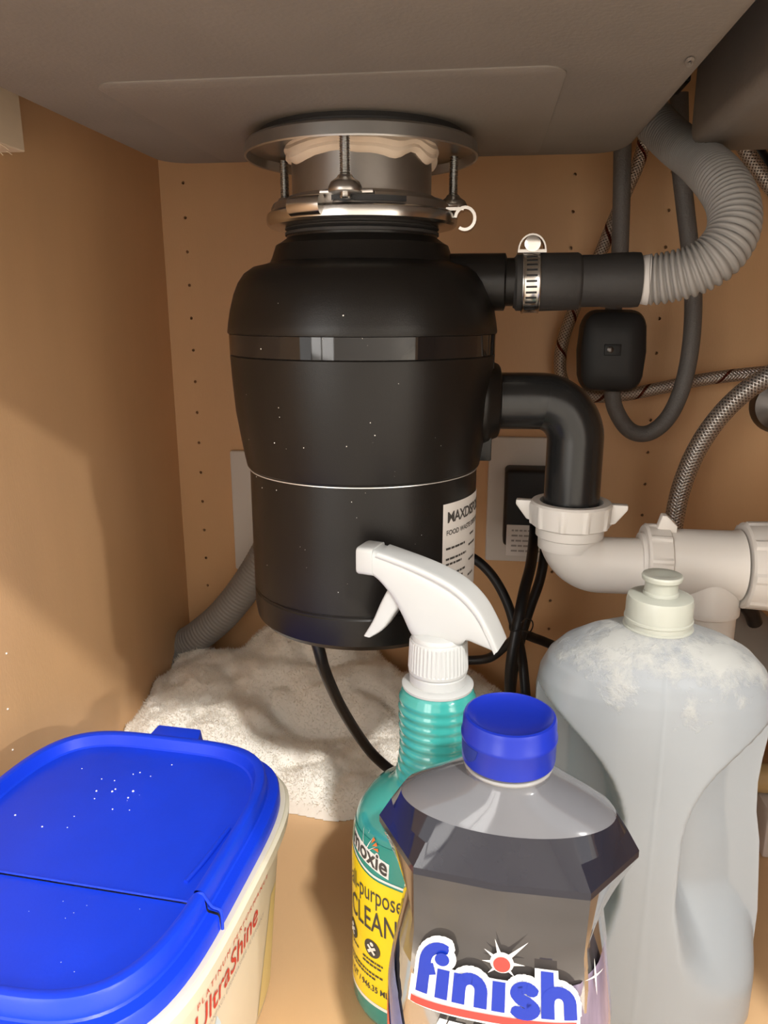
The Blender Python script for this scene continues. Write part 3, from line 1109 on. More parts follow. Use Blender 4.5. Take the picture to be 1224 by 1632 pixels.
line('supply_hose', 'thin braided steel supply hose with red tracer looping behind the elbow',
     [at(1040, 150, 0.74), at(1022, 245, 0.742), at(1000, 300, 0.744), at(975, 360, 0.745), at(948, 425, 0.748), at(918, 485, 0.75), at(897, 545, 0.752), at(893, 590, 0.752), at(905, 618, 0.75), at(940, 631, 0.748),
      at(990, 630, 0.746), at(1050, 619, 0.744), at(1120, 605, 0.742), at(1180, 597, 0.74), at(1260, 590, 0.74)], 0.0058, M['braid_red'])
line('supply_hose', 'thick braided steel supply hose curving down behind the white tee',
     [at(1300, 555, 0.66), at(1224, 600, 0.665), at(1180, 630, 0.67), at(1140, 672, 0.675), at(1108, 722, 0.68), at(1085, 780, 0.685), at(1073, 840, 0.69), at(1068, 900, 0.69), at(1068, 1000, 0.70)], 0.0083, M['braid'])
line('supply_hose', 'short braided steel hose under the right-hand sink bowl',
     [at(1150, 170, 0.70), at(1186, 235, 0.70), at(1210, 272, 0.70), at(1240, 310, 0.70), at(1290, 350, 0.70)], 0.0060, M['braid'])
o = thing('cable', at(1215, 262, 0.73), 'black cable beside the hose under the right-hand bowl', 'cable')
mb = MB()
mb.tube([at(1170, 170, 0.73), at(1203, 235, 0.73), at(1232, 280, 0.73), at(1280, 320, 0.73)], 0.0062, 14)
mb.build('sheath', M['cord'], o)
vt = thing('shutoff_valve', at(1238, 645, YB - 0.001), 'dull chrome shutoff valve on the back panel at right edge', 'valve')
mb = MB()
vc = at(1241, 645, YB - 0.0005)
mb.lathe([(0.0270, 0.0), (0.0270, 0.002), (0.0235, 0.007), (0.014, 0.009), (0.0105, 0.010), (0.0105, 0.045)], vc, 36, (0, -1, 0))
mb.build('escutcheon', M['chrome'], vt)
mb = MB()
mb.lathe([(0.0135, 0.040), (0.0150, 0.042), (0.0150, 0.066), (0.0125, 0.070)], vc, 28, (0, -1, 0))
mb.lathe([(0.008, 0.0), (0.008, 0.028), (0.0105, 0.029), (0.0105, 0.040)], vc + Vector((0, -0.055, 0)), 20, (0.2, 0, 1))
mb.build('valve_body', M['chrome'], vt)

# ------------------------------------------------------------------ grey drain hose behind the disposer
gh = thing('drain_hose', at(300, 1040, 0.735), 'mid grey ribbed hose coming down behind the disposer to the towel', 'hose')
mb = MB()
mb.tube([at(470, 760, 0.735), at(445, 840, 0.735), at(405, 915, 0.735), at(360, 975, 0.735), at(318, 1012, 0.738), at(280, 1036, 0.745), at(240, 1072, 0.71)], 0.0165, 24, sub=10,
        rad=lambda l, t: 0.0165 + 0.0005 * math.sin(2 * PI * l / 0.004), step=0.0008)
mb.build('ribbed_tube', M['hose_mid'], gh, angle=80)
gh = thing('drain_hose', at(1224, 1080, 0.60), 'wide grey hose sloping down to the right beside the tee', 'hose')
mb = MB()
mb.tube([at(1110, 945, 0.63), at(1150, 985, 0.63), at(1195, 1030, 0.63), at(1240, 1085, 0.63), at(1300, 1160, 0.63), Vector((0.345, 0.67, 0.045)), Vector((0.42, 0.685, 0.0285)), Vector((0.50, 0.69, 0.0285))], 0.027, 24, sub=8)
mb.build('tube', M['hose_mid'], gh)
o = thing('cable', at(1190, 965, 0.60), 'black cable end hanging below the white tee', 'cable')
mb = MB()
mb.tube([at(1130, 925, 0.585), at(1165, 948, 0.585), at(1185, 962, 0.585), at(1197, 976, 0.59), at(1203, 992, 0.595)], 0.0058, 14)
mb.build('sheath', M['cord'], o)

# ------------------------------------------------------------------ wall plates, plug, cords
mb = MB()
a, b = at(368, 717, 0.775), at(375, 905, 0.775)
mb.box(a.x, a.x + 0.082, YB - 0.0065, YB - 0.0002, b.z, a.z)
wp = mb.build('wall_plate', M['plate'], None, bevel=0.0022)
tag(wp, 'plain white wall plate on the back panel left of the disposer', 'wall plate')
ot = thing('power_outlet', at(835, 800, YB), 'white outlet plate on the back panel behind the black elbow', 'outlet')
a, b = at(778, 695, 0.773), at(780, 892, 0.773)
mb = MB()
mb.box(a.x + 0.001, a.x + 0.0865, YB - 0.0065, YB - 0.0002, b.z, a.z)
mb.build('cover_plate', M['plate'], ot, bevel=0.0022)
mb = MB()
mb.box(a.x + 0.027, a.x + 0.060, YB - 0.0085, YB - 0.006, b.z + 0.032, a.z - 0.032)
mb.build('receptacle', M['plate'], ot, bevel=0.001)
pg = thing('plug_adapter', at(840, 815, 0.75), 'black plug block with a white sticker in the outlet', 'plug')
a, b = at(806, 747, 0.744), at(806, 868, 0.744)
mb = MB()
mb.box(a.x, a.x + 0.058, 0.738, YB - 0.0086, b.z, a.z)
pb = mb.build('plug_body', M['weight'], pg, bevel=0.004, seg=3)
mb = MB()
zb = at(808, 884, 0.740).z
zt = at(808, 835, 0.740).z
mb.box(a.x + 0.003, a.x + 0.060, 0.7372, 0.7388, zb, zt)
st = mb.build('sticker', M['paper'], pg, bevel=0.0006)
rows = []
for i in range(5):
    x = 0.0
    while x < 0.045:
        w = random.uniform(0.002, 0.006)
        rows.append(quad(x, min(0.046, x + w), -i * 0.0052, -i * 0.0052 + 0.0018))
        x += w + 0.0012
decal('fine_print', merge(*rows), lambda u, v: Vector((a.x + 0.008 + u, 0.7370, zt - 0.0065 + v)), M['print_grey'], st, None)


def cord(name, label, pts, r=0.0042, m='cord', cat='cord'):
    o = thing(name, pts[0], label, cat)
    mb = MB()
    mb.tube(pts, r, 14, sub=10)
    mb.build('cord_sheath', M[m], o)
    return o


cord('electric_cable', 'black power cord dropping from the disposer base across the towel',
     [Vector((-0.1185, 0.497, 0.2195)), at(508, 1035, 0.492), at(518, 1070, 0.50), at(540, 1120, 0.525), at(570, 1170, 0.55), at(600, 1208, 0.565), at(640, 1238, 0.572), at(700, 1262, 0.575)], 0.0043)
cord('electric_cable', 'black cord arching out from behind the disposer beside its label',
     [at(700, 880, 0.66), at(745, 885, 0.655), at(780, 912, 0.65), at(806, 955, 0.645), at(822, 1005, 0.64), at(832, 1050, 0.635), at(838, 1110, 0.625), at(842, 1180, 0.62)], 0.0043)
cord('electric_cable', 'black cord falling straight from the plug sticker in front of the others',
     [at(852, 838, 0.7362), at(851, 856, 0.720), at(846, 900, 0.67), at(836, 940, 0.645), at(827, 985, 0.628), at(817, 1040, 0.62), at(813, 1090, 0.618), at(816, 1160, 0.615)], 0.0050)
cord('electric_cable', 'black cord hanging just behind the one from the plug',
     [at(868, 830, 0.735), at(868, 880, 0.70), at(860, 925, 0.685), at(846, 965, 0.675), at(832, 1010, 0.665), at(818, 1070, 0.66), at(812, 1130, 0.66)], 0.0046)
cord('electric_cable', 'black cord lying low along the back behind the jug and sprayer',
     [at(660, 1052, 0.715), at(720, 1052, 0.715), at(775, 1050, 0.71), at(805, 1030, 0.70), at(830, 1012, 0.69), at(855, 1018, 0.70), at(890, 1032, 0.71), at(950, 1058, 0.72), at(985, 1080, 0.725)], 0.0046)
o = thing('twist_tie', at(840, 990, 0.618), 'thin black wire twist tie round the bundled cords', 'tie')
mb = MB()
tc_ = at(826, 1000, 0.63)
mb.tube([at(812, 996, 0.628), at(815, 1006, 0.612), at(832, 1004, 0.612), at(843, 1008, 0.625), at(849, 999, 0.63), at(848, 990, 0.63), at(840, 986, 0.628), at(831, 992, 0.613)], 0.0006, 6)
mb.build('wire', M['cord'], o)

# ------------------------------------------------------------------ fleece towel on the cabinet floor
BUMPS = [  # folded, puffed-up parts of the towel: centre, radii, height, turn
    (-0.250, 0.622, 0.098, 0.066, 0.068, -0.05), (-0.150, 0.615, 0.095, 0.050, 0.036, -0.30), (-0.195, 0.705, 0.150, 0.066, 0.082, -0.12),
    (-0.275, 0.690, 0.075, 0.075, 0.072, 0.2), (-0.075, 0.640, 0.080, 0.068, 0.036, 0.25), (-0.030, 0.715, 0.075, 0.056, 0.066, 0.1), (-0.110, 0.715, 0.060, 0.055, 0.070, 0.0),
    (0.070, 0.700, 0.095, 0.070, 0.040, 0.1), (-0.105, 0.600, 0.060, 0.036, 0.026, -0.25), (-0.170, 0.738, 0.085, 0.050, 0.108, 0.1)]


def towel_h(x, y):
    wx = x + 0.006 * noise.noise(Vector((x * 22, y * 22, 3)))
    wy = y + 0.006 * noise.noise(Vector((x * 22, y * 22, 8)))
    t = 0.0
    for cx, cy, rx, ry, h, a in BUMPS:
        dx, dy = wx - cx, wy - cy
        c, s_ = math.cos(a), math.sin(a)
        u_, v_ = (dx * c + dy * s_) / rx, (-dx * s_ + dy * c) / ry
        d = u_ * u_ + v_ * v_
        if d < 1:
            t += (h * (1 - d) ** 0.42) ** 7
    if t <= 0:
        return 0.0
    h = t ** (1 / 7)
    k = min(1.0, h / 0.02)
    h += k * (0.0050 * noise.noise(Vector((x * 42, y * 42, 2))) - 0.010 * max(0.0, 0.30 - abs(noise.noise(Vector((x * 17 + 4, y * 21, 11))))) / 0.30 * 0.8 + 0.0022 * noise.noise(Vector((x * 95, y * 95, 4))) + 0.0010 * noise.noise(Vector((x * 230, y * 230, 6))))
    return max(0.0, h)


tw = thing('towel', (-0.12, 0.66, 0.0), 'fluffy off-white towel heaped on the cabinet floor under the disposer', 'towel')
NX, NY = 320, 170
tx = np.linspace(XL + 0.0012, 0.165, NX)
ty = np.linspace(0.545, YB - 0.002, NY)
V, Fc = [], []
ok = np.zeros((NX, NY), bool)
for i, x in enumerate(tx):
    for j, y in enumerate(ty):
        h = towel_h(x, y)
        ok[i, j] = h > 0.0006
        V.append((x, y, h + 0.0004))
for i in range(NX - 1):
    for j in range(NY - 1):
        if ok[i:i + 2, j:j + 2].any():
            a_ = i * NY + j
            Fc.append((a_, a_ + NY, a_ + NY + 1, a_ + 1))
tb = MB()
tb.add(V, Fc)
tb.build('cloth', M['towel'], tw, angle=180)
# pile: short fibres standing off the cloth
VA = np.array(V).reshape(NX, NY, 3)
cells = np.argwhere(ok[:-1, :-1] & ok[1:, 1:])
nf = 60000
pick = cells[rng.integers(0, len(cells), nf)]
fi, fj = pick[:, 0], pick[:, 1]
u = rng.random((nf, 2))
P = VA[fi, fj] + (VA[fi + 1, fj] - VA[fi, fj]) * u[:, :1] + (VA[fi, fj + 1] - VA[fi, fj]) * u[:, 1:]
e1 = VA[fi + 1, fj] - VA[fi, fj]
e2 = VA[fi, fj + 1] - VA[fi, fj]
N = np.cross(e1, e2)
N /= np.linalg.norm(N, axis=1)[:, None] + 1e-12
N = N + rng.normal(0, 0.55, (nf, 3))
N[:, 2] = np.abs(N[:, 2])
N /= np.linalg.norm(N, axis=1)[:, None]
ln = rng.uniform(0.0020, 0.0050, nf)[:, None]
S = np.cross(N, rng.normal(0, 1, (nf, 3)))
S /= np.linalg.norm(S, axis=1)[:, None]
S *= 0.00035
tip = P + N * ln
tip[:, 1] = np.minimum(tip[:, 1], YB - 0.0012)
tip[:, 0] = np.maximum(tip[:, 0], XL + 0.0004)
tip[:, 2] = np.maximum(tip[:, 2], 0.0006)
FV = np.stack([P - S, P + S, tip], 1).reshape(-1, 3) - np.array(tuple(ORIGIN[tw]))
me = bpy.data.meshes.new('pile')
me.from_pydata(FV.tolist(), [], [(3 * k, 3 * k + 1, 3 * k + 2) for k in range(nf)])
me.materials.append(M['fibre'])
po = bpy.data.objects.new('pile', me)
C.objects.link(po)
po.parent = tw
po['kind'] = 'stuff'

# ------------------------------------------------------------------ detergent tub with blue lid
TC, TROT, TA, TB_, TN = Vector((-0.2030, 0.3335, 0)), math.radians(-4.5), 0.0885, 0.1070, 4.0
tub = thing('detergent_tub', TC, 'cream dishwasher detergent tub with a bright blue hinged lid', 'tub')


def tub_sec(z):
    k = np.interp(z, [0, 0.006, 0.115, 0.119, 0.1205, 0.128, 0.1295, 0.14], [-0.0135, -0.0095, -0.0012, -0.0008, 0.0042, 0.0048, 0.0030, 0.0])
    return (TA + k, TB_ + k, TN)


tl = Loft(TC, TROT, tub_sec)
mb = MB()
mb.rings([tl.ring(z, 96) for z in (0.0004, 0.003, 0.006, 0.03, 0.06, 0.09, 0.115, 0.119, 0.1205, 0.124, 0.128, 0.1295, 0.1305)], True, True, True)
mb.build('tub_body', M['cream'], tub, angle=30)
rows_d = [(0.0000, 0.1270), (0.0004, 0.1372), (0.0012, 0.1386), (0.0058, 0.1392), (0.0066, 0.1400), (0.0076, 0.1478), (0.0084, 0.1490), (0.0096, 0.1494), (0.0120, 0.1494), (0.0130, 0.1488), (0.0146, 0.1428), (0.0156, 0.1420), (0.030, 0.1420), (0.055, 0.1418)]


def lid_mesh(rows, ymin, ymax):
    m = MB()
    lf = Loft(TC, TROT, lambda z: (TA, TB_, TN))
    rs = []
    ths = lf.even(0, 120)
    for d, z in rows:
        ring = []
        for t in ths:
            x, y = sup(TA - d, TB_ - d, TN, t)
            ring.append((x, y, z))
        rs.append(ring)
    m.rings(rs, True, False, True)
    bm = bmesh.new()
    vv = [bm.verts.new(p) for p in m.v]
    for f in m.f:
        bm.faces.new([vv[i] for i in f])
    for co, no in ((ymin, -1), (ymax, 1)):
        if co is not None:
            bmesh.ops.bisect_plane(bm, geom=bm.verts[:] + bm.edges[:] + bm.faces[:], plane_co=(0, co, 0), plane_no=(0, no, 0), clear_outer=True)
    out = MB()
    bm.verts.index_update()
    out.add([lf.w(v.co.x, v.co.y, v.co.z) for v in bm.verts], [tuple(v.index for v in f.verts) for f in bm.faces])
    bm.free()
    return out


HY = -0.029
flap = lid_mesh([(d, z + (0.0006 if d < 0.03 else 0.0010)) for d, z in rows_d], HY + 0.0005, None).build('lid_flap', M['blue'], tub, angle=32)
lidf = lid_mesh(rows_d, None, HY - 0.0005).build('lid', M['blue'], tub, angle=32)
tw_ = lambda x, y, z: tl.w(x, y, z)
mb = MB()
vs = []
for x, y, z in ((-0.020, TB_ - 0.004, 0.136), (0.014, TB_ - 0.004, 0.136), (0.014, TB_ + 0.0085, 0.1375), (-0.020, TB_ + 0.0085, 0.1375), (-0.022, TB_ - 0.006, 0.1425), (0.016, TB_ - 0.006, 0.1425), (0.0125, TB_ + 0.0085, 0.1465), (-0.0185, TB_ + 0.0085, 0.1465)):
    vs.append(tw_(x, y, z))
mb.add(vs, [(3, 2, 1, 0), (4, 5, 6, 7), (0, 1, 5, 4), (1, 2, 6, 5), (2, 3, 7, 6), (3, 0, 4, 7)])
mb.build('lift_tab', M['blue'], flap, bevel=0.001)
hinge = MB()
hpts = [tw_(-TA + 0.0165, HY, 0.1432), tw_(0, HY, 0.1431), tw_(TA - 0.0165, HY, 0.1432)]
hinge.tube(hpts, 0.0006, 8, sub=6)
hpts = [tw_(TA - 0.0165, HY, 0.1430), tw_(TA - 0.0125, HY, 0.1478), tw_(TA - 0.009, HY, 0.1492), tw_(TA - 0.007, HY, 0.1465), tw_(TA - 0.004, HY, 0.1425), tw_(TA + 0.0004, HY, 0.1405), tw_(TA + 0.0006, HY, 0.1300)]
hinge.tube(hpts, 0.0008, 8, sub=4)
hinge.build('hinge_line', M['blue'], lidf)
rib = MB()
rib.tube([tw_(TA - 0.0235, HY + 0.012, 0.1432), tw_(TA - 0.0205, HY + 0.030, 0.1436), tw_(TA - 0.0185, HY + 0.055, 0.1434)], 0.0013, 10, sub=4)
rib.build('lid_rib', M['blue'], flap)
# crumbs of powder and small specks on the lid
cr = MB()
for i in range(22):
    x, y = rng.normal(-0.012, 0.018), rng.normal(0.035, 0.026)
    if abs(x) < 0.065 and HY + 0.004 < y < 0.085:
        r = abs(rng.normal(0.00025, 0.00018)) + 0.00015
        cr.lathe([(r * 0.6, 0.0), (r, r * 0.5), (r * 0.5, r * 1.1)], tw_(x, y, 0.1429), 6)
for i in range(14):
    x, y = rng.uniform(-0.04, 0.06), rng.uniform(-0.08, -0.035)
    r = 0.0002
    cr.lathe([(r * 0.6, 0.0), (r, r * 0.5), (r * 0.5, r * 1.1)], tw_(x, y, 0.1419), 6)
cro = cr.build('powder_crumbs', M['crumb'], flap)
cro['kind'] = 'stuff'
# side label
tm = tl.mapper(0.0, 0.08, 0.0004)
tm2 = tl.mapper(0.0, 0.08, 0.0007)
tm3 = tl.mapper(0.0, 0.08, 0.0009)
lb = decal('side_label', quad(-0.072, 0.060, 0.012, 0.1145), tm, M['cream_label'], tub, 0.004)
decal('print_patch', merge(move(disc((0, 0), 1, 20), -0.0635, 0.096, 0.006, 0.010)), tm2, M['green_print'], lb, 0.003)
decal('print_patch', ([(-0.058, 0.012), (-0.040, 0.012), (-0.034, 0.05), (-0.028, 0.072), (-0.033, 0.082), (-0.045, 0.06)], [(0, 1, 2, 3, 4, 5)]), tm2, M['pale_blue'], lb, 0.003)
decal('print_patch', ([(0.030, 0.012), (0.058, 0.012), (0.058, 0.085), (0.046, 0.085)], [(0, 1, 2, 3)]), tm2, M['gold_print'], lb, 0.003)
decal('print_bar', quad(-0.030, 0.050, 0.1128, 0.1140), tm3, M['print_dark'], lb, 0.004)
decal('lettering', move(flat_text('UltraShine', 0.0205, 0.0001, sx=0.88), -0.0550, 0.0895), tm3, M['red_print'], lb, 0.003, label='red UltraShine lettering')
decal('lettering', move(flat_text('PLATINUM PERFORMANCE', 0.0054, 0.0, space=1.45), -0.0525, 0.1062), tm3, M['red_print'], lb, 0.003)
decal('lettering', move(flat_text('ACTIONPACS DISHWASHER DETERGENT', 0.0040, 0.0, space=1.15), -0.0515, 0.0835), tm3, M['print_grey'], lb, 0.003)

# ------------------------------------------------------------------ spray bottle
SX, SY = -0.0203, 0.412
spb = thing('spray_bottle', (SX, SY, 0), 'teal cleaner bottle with white trigger sprayer and yellow label', 'spray bottle')
SROT = math.radians(-14)


def spray_sec(z):
    zz = [-0.0148, -0.012, -0.005, 0.100, 0.115, 0.124, 0.131, 0.1365, 0.141, 0.146, 0.152, 0.160, 0.172, 0.184, 0.196, 0.204, 0.2085]
    aa = [0.044, 0.0480, 0.0505, 0.0500, 0.0490, 0.0472, 0.0430, 0.0370, 0.0300, 0.0262, 0.0240, 0.0226, 0.0218, 0.0226, 0.0228, 0.0222, 0.0195]
    bb = [0.036, 0.0405, 0.0430, 0.0430, 0.0422, 0.0408, 0.0375, 0.0325, 0.0275, 0.0235, 0.0226, 0.0220, 0.0215, 0.0222, 0.0225, 0.0220, 0.0195]
    a, b = float(np.interp(z, zz, aa)), float(np.interp(z, zz, bb))
    n = float(np.interp(z, [0.12, 0.15], [2.5, 2.0]))
    if 0.150 < z < 0.205:
        k = 0.00042 * math.sin((z - 0.150) * 2 * PI / 0.0062)
        a, b = a + k, b + k
    return (a, b, n)


sl_ = Loft((SX, SY, 0), SROT, spray_sec)
mb = MB()
zs = [-0.0144, -0.0135, -0.012, -0.009, -0.005] + list(np.linspace(0.01, 0.100, 10)) + list(np.linspace(0.104, 0.148, 18)) + list(np.linspace(0.149, 0.2085, 64))
mb.rings([sl_.ring(float(z), 72) for z in zs], True, True, True)
body = mb.build('bottle_body', M['teal'], spb, angle=70)
# the label wraps the lower body
m1, m2, m3 = sl_.mapper(-PI / 2, 0.06, 0.0003), sl_.mapper(-PI / 2, 0.06, 0.0005), sl_.mapper(-PI / 2, 0.06, 0.0008)
W2 = 0.071


def wave(u):
    return 0.1085 - 0.010 * smoothstep(-0.064, -0.02, u) - 0.006 * smoothstep(-0.02, 0.05, u)


def strip(u0, u1, lo, hi, n=40):
    vs, fs = [], []
    for i in range(n + 1):
        u_ = u0 + (u1 - u0) * i / n
        vs += [(u_, lo(u_)), (u_, hi(u_))]
        if i:
            b_ = 2 * i
            fs.append((b_ - 2, b_, b_ + 1, b_ - 1))
    return vs, fs


labs = decal('label_panel', strip(-W2, W2, lambda u: 0.006, lambda u: 0.121), m1, M['teal_label'], spb, 0.003, 0.006)
decal('label_field', strip(-W2, W2, lambda u: 0.008 + 0.0, lambda u: wave(u) - 0.0014), m2, M['yellow_label'], labs, 0.003, 0.008)
decal('label_border', strip(-W2, W2, wave, lambda u: wave(u) + 0.0016), m2, M['white_print'], labs, 0.003)
decal('label_border', strip(-W2, W2, lambda u: 0.0055, lambda u: 0.0078), m2, M['white_print'], labs, 0.003)
t1 = flat_text('moxie', 0.0150, 0.0011, sx=0.85)
t2 = flat_text('moxie', 0.0150, 0.0003, sx=0.85)
LU, LV = -0.0475, 0.1105


def tilt(shape):
    return [(p[0], p[1] - 0.22 * (p[0] - LU)) + tuple(p[2:]) for p in shape[0]], shape[1]


decal('logo_backing', tilt(move(merge(t1, quad(-0.001, 0.033, -0.0015, 0.0085), *[([(0.0145 + 0.010 * math.cos(t) * 0.25, 0.006), (0.0145 + 0.0135 * math.cos(t), 0.006 + 0.0125 * math.sin(t)), (0.0145 + 0.010 * math.cos(t + 0.35) * 0.25, 0.006)], [(0, 1, 2)]) for t in (0.4, 0.8, 1.2, 1.6, 2.0)]), LU, LV)), m2, M['white_print'], labs, 0.002)
decal('lettering', tilt(move(t2, LU, LV + 0.0001)), m3, M['print_dark'], labs, 0.002)
decal('logo_rays', tilt(move(merge(*[([(0.018 + 0.003 * math.cos(t), 0.0105 + 0.003 * math.sin(t)), (0.018 + 0.0075 * math.cos(t - 0.12), 0.0105 + 0.0075 * math.sin(t - 0.12)), (0.018 + 0.0075 * math.cos(t + 0.16), 0.0105 + 0.0075 * math.sin(t + 0.16))], [(0, 1, 2)]) for t in (0.3, 0.75, 1.2)]), LU, LV)), m3, M['orange_print'], labs, 0.002)
decal('lettering', move(flat_text('all-purpose', 0.0175, 0.0, sx=0.56), -0.0490, 0.0810), m3, M['print_dark'], labs, 0.002)
decal('lettering', move(flat_text('CLEANER', 0.0215, 0.00012, sx=0.60), -0.0485, 0.0605), m3, M['print_dark'], labs, 0.002)
for i, u_ in enumerate((-0.0465, -0.0260)):
    dk = decal('badge', move(disc((0, 0), 1, 24), u_, 0.0475, 0.0062), m3, M['print_dark'], labs, 0.002)
    m4 = sl_.mapper(-PI / 2, 0.06, 0.0010)
    decal('badge_symbol', merge(*[move(stroke([(0, 0), (math.cos(t) * 0.0036, math.sin(t) * 0.0036)], 0.0018), u_, 0.0472) for t in (0.6, 2.5, 3.9, 5.5)], move(disc((0, 0), 0.0014, 10), u_, 0.0508)), m4, M['white_print'], dk, 0.003)
rows = []
for r_, (u0, z0, ww) in enumerate(((-0.050, 0.0385, 0.009), (-0.0340, 0.0375, 0.016), (-0.0340, 0.0345, 0.014), (-0.050, 0.0285, 0.030), (-0.050, 0.0255, 0.026))):
    x = u0
    while x < u0 + ww:
        w = random.uniform(0.001, 0.003)
        rows.append(quad(x, x + w, z0, z0 + 0.0014))
        x += w + 0.0005
decal('fine_print', merge(*rows), m3, M['print_dark'], labs, 0.003)
decal('lettering', move(flat_text('1 QT / 946.35 ML (', 0.0062, 0.0001, sx=0.80), -0.050, 0.0165), m3, M['print_dark'], labs, 0.003)

# sprayer head
mb = MB()
mb.lathe([(0.0180, 0.2080), (0.0208, 0.2083), (0.0210, 0.2098), (0.0196, 0.2108), (0.0172, 0.2112)], (SX, SY, 0), 48)
mb.build('neck_flange', M['white_plastic'], spb)
mb = MB()
mb.lathe([(0.0160, 0.2105), (0.0166, 0.2110), (0.0166, 0.2165), (0.0160, 0.2172), (0.0160, 0.218)], (SX, SY, 0), 48)
mb.build('tamper_ring', M['white_plastic'], spb)
mb = MB()
rs = []
n = 132
for z, r, rb_ in ((0.2175, 0.0160, 0), (0.2182, 0.0172, 0.0), (0.2200, 0.0174, 0.0), (0.2206, 0.0170, 1), (0.2365, 0.0163, 1), (0.2375, 0.0162, 0), (0.2388, 0.0150, 0)):
    rs.append([(SX + (r + (0.0005 if rb_ and j % 3 == 0 else 0)) * math.cos(2 * PI * j / n), SY + (r + (0.0005 if rb_ and j % 3 == 0 else 0)) * math.sin(2 * PI * j / n), z) for j in range(n)])
mb.rings(rs, True, True, True)
mb.build('screw_collar', M['white_plastic'], spb, angle=20)

HA = math.radians(16)     # head swung so that the nozzle points left and slightly back
sd = Vector((math.cos(HA), -math.sin(HA), 0))     # towards the tail (right)
td = Vector((math.sin(HA), math.cos(HA), 0))      # thickness, towards the back


def hp_(s, z, t):
    return Vector((SX, SY, 0.2375)) + sd * (s * 0.955 + 0.0028) + td * t + Vector((0, 0, z))


def head_piece(name, top, bot, half, parent=spb, rnd=0.0035, halff=None):
    """body between two (s, z) curves with rounded shoulders"""
    m = MB()
    rs = []
    for (s0, z0), (s1, z1) in zip(top, bot):
        h = halff(s0) if halff else half
        ring = []
        cz, hz = (z0 + z1) / 2, (z0 - z1) / 2
        cs, hs_ = (s0 + s1) / 2, (s0 - s1) / 2
        for k in range(28):
            t = 2 * PI * k / 28
            a, b = sup(h, 1.0, 5.0, t)
            ring.append(hp_(cs + hs_ * b, cz + hz * b, a))
        rs.append(ring)
    m.rings(rs, True, True, True)
    return m.build(name, M['white_plastic'], parent, angle=38)


def curve2(pts, n):
    q = smooth_path([Vector((a, b, 0)) for a, b in pts], 10)
    q = resample(q, 1e-9 + sum((q[i + 1] - q[i]).length for i in range(len(q) - 1)) / n)
    return [(p.x, p.y) for p in q[:n + 1]]


tp = curve2([(-0.0440, 0.0510), (-0.030, 0.0482), (-0.012, 0.0440), (0.004, 0.0388), (0.0155, 0.0325), (0.0245, 0.0240), (0.0315, 0.0130), (0.0365, 0.0030)], 36)
bt = curve2([(-0.0440, 0.0355), (-0.0385, 0.0320), (-0.0310, 0.0240), (-0.0240, 0.0130), (-0.0175, 0.0015), (-0.0100, 0.0000), (0.004, 0.0000), (0.0130, 0.0012), (0.0165, 0.0048), (0.0240, 0.0036), (0.0355, 0.0016)], 36)
head = head_piece('sprayer_head', tp, bt, 0.0088, halff=lambda s: 0.0090 + 0.0010 * smoothstep(-0.03, 0.01, s))
# raised spine strip on the head
sp_t = [(s, z + 0.0006) for s, z in tp[2:]]
sp_b = [(s - 0.0026, z - 0.0032) for s, z in tp[2:]]
head_piece('head_ridge', sp_t, sp_b, 0.0098, head, halff=lambda s: 0.0096 + 0.0009 * smoothstep(-0.03, 0.01, s))
sh = MB()
sh.lathe([(0.0156, 0.2380), (0.0157, 0.2392), (0.0148, 0.2408), (0.0110, 0.2425)], (SX, SY, 0), 40)
sh.build('pump_base', M['white_plastic'], head)
nz = MB()
rs = []
for s, k in ((-0.0425, 1.0), (-0.0520, 1.0), (-0.0533, 0.94)):
    cz = 0.0434
    rs.append([hp_(s, cz + b * k, a * k) for a, b in [sup(0.0094, 0.0083, 7, 2 * PI * j / 28) for j in range(28)]])
nz.rings(rs, True, True, True)
nzo = nz.build('nozzle', M['white_plastic'], spb, angle=30)
nz = MB()
nz.lathe([(0.0030, 0.0), (0.0030, 0.0018), (0.0012, 0.0018)], hp_(-0.0530, 0.0434, 0), 16, -sd)
nz.build('nozzle_tip', M['white_plastic'], nzo)
tp2 = curve2([(-0.0335, 0.0290), (-0.0385, 0.0195), (-0.0440, 0.0070), (-0.0500, -0.0035)], 18)
bt2 = curve2([(-0.0225, 0.0220), (-0.0290, 0.0135), (-0.0370, 0.0020), (-0.0450, -0.0040)], 18)
head_piece('trigger', tp2, bt2, 0.0068)

SK = 0.966    # a slightly smaller bottle standing a little nearer
spb.scale = (SK, SK, SK)
spb.location = (SX * SK, SY * SK, CAM_H * (1 - SK))

# ------------------------------------------------------------------ rinse aid bottle
FX, FY, FROT = 0.0165, 0.305, math.radians(-5)
rb = thing('rinse_aid_bottle', (FX, FY, 0), 'faceted smoky rinse aid bottle with round blue cap', 'bottle')
HEXW = [(-0.0590, 0.004), (-0.0370, -0.0275), (-0.001, -0.0300), (0.0370, -0.0275), (0.0590, 0.004), (0.040, 0.029), (0.0, 0.031), (-0.040, 0.029)]


def fw(x, y, z):
    c, s = math.cos(FROT), math.sin(FROT)
    return Vector((FX + x * c - y * s, FY + x * s + y * c, z))


def poly_ring(corners, z, n=96):
    """n points evenly by angle on a polygon outline, starting at angle -pi"""
    out = []
    K = len(corners)
    cs = sorted(corners, key=lambda p: math.atan2(p[1], p[0]))
    angs = [math.atan2(p[1], p[0]) for p in cs]
    base = n // K
    for i in range(K):
        p, q = cs[i], cs[(i + 1) % K]
        for k in range(base):
            t = k / base
            out.append((p[0] + (q[0] - p[0]) * t, p[1] + (q[1] - p[1]) * t))
    return out


def ell_like(ring, a, b, n=2.0):
    out = []
    for x, y in ring:
        t = math.atan2(y / b, x / a)
        out.append(sup(a, b, n, t))
    return out


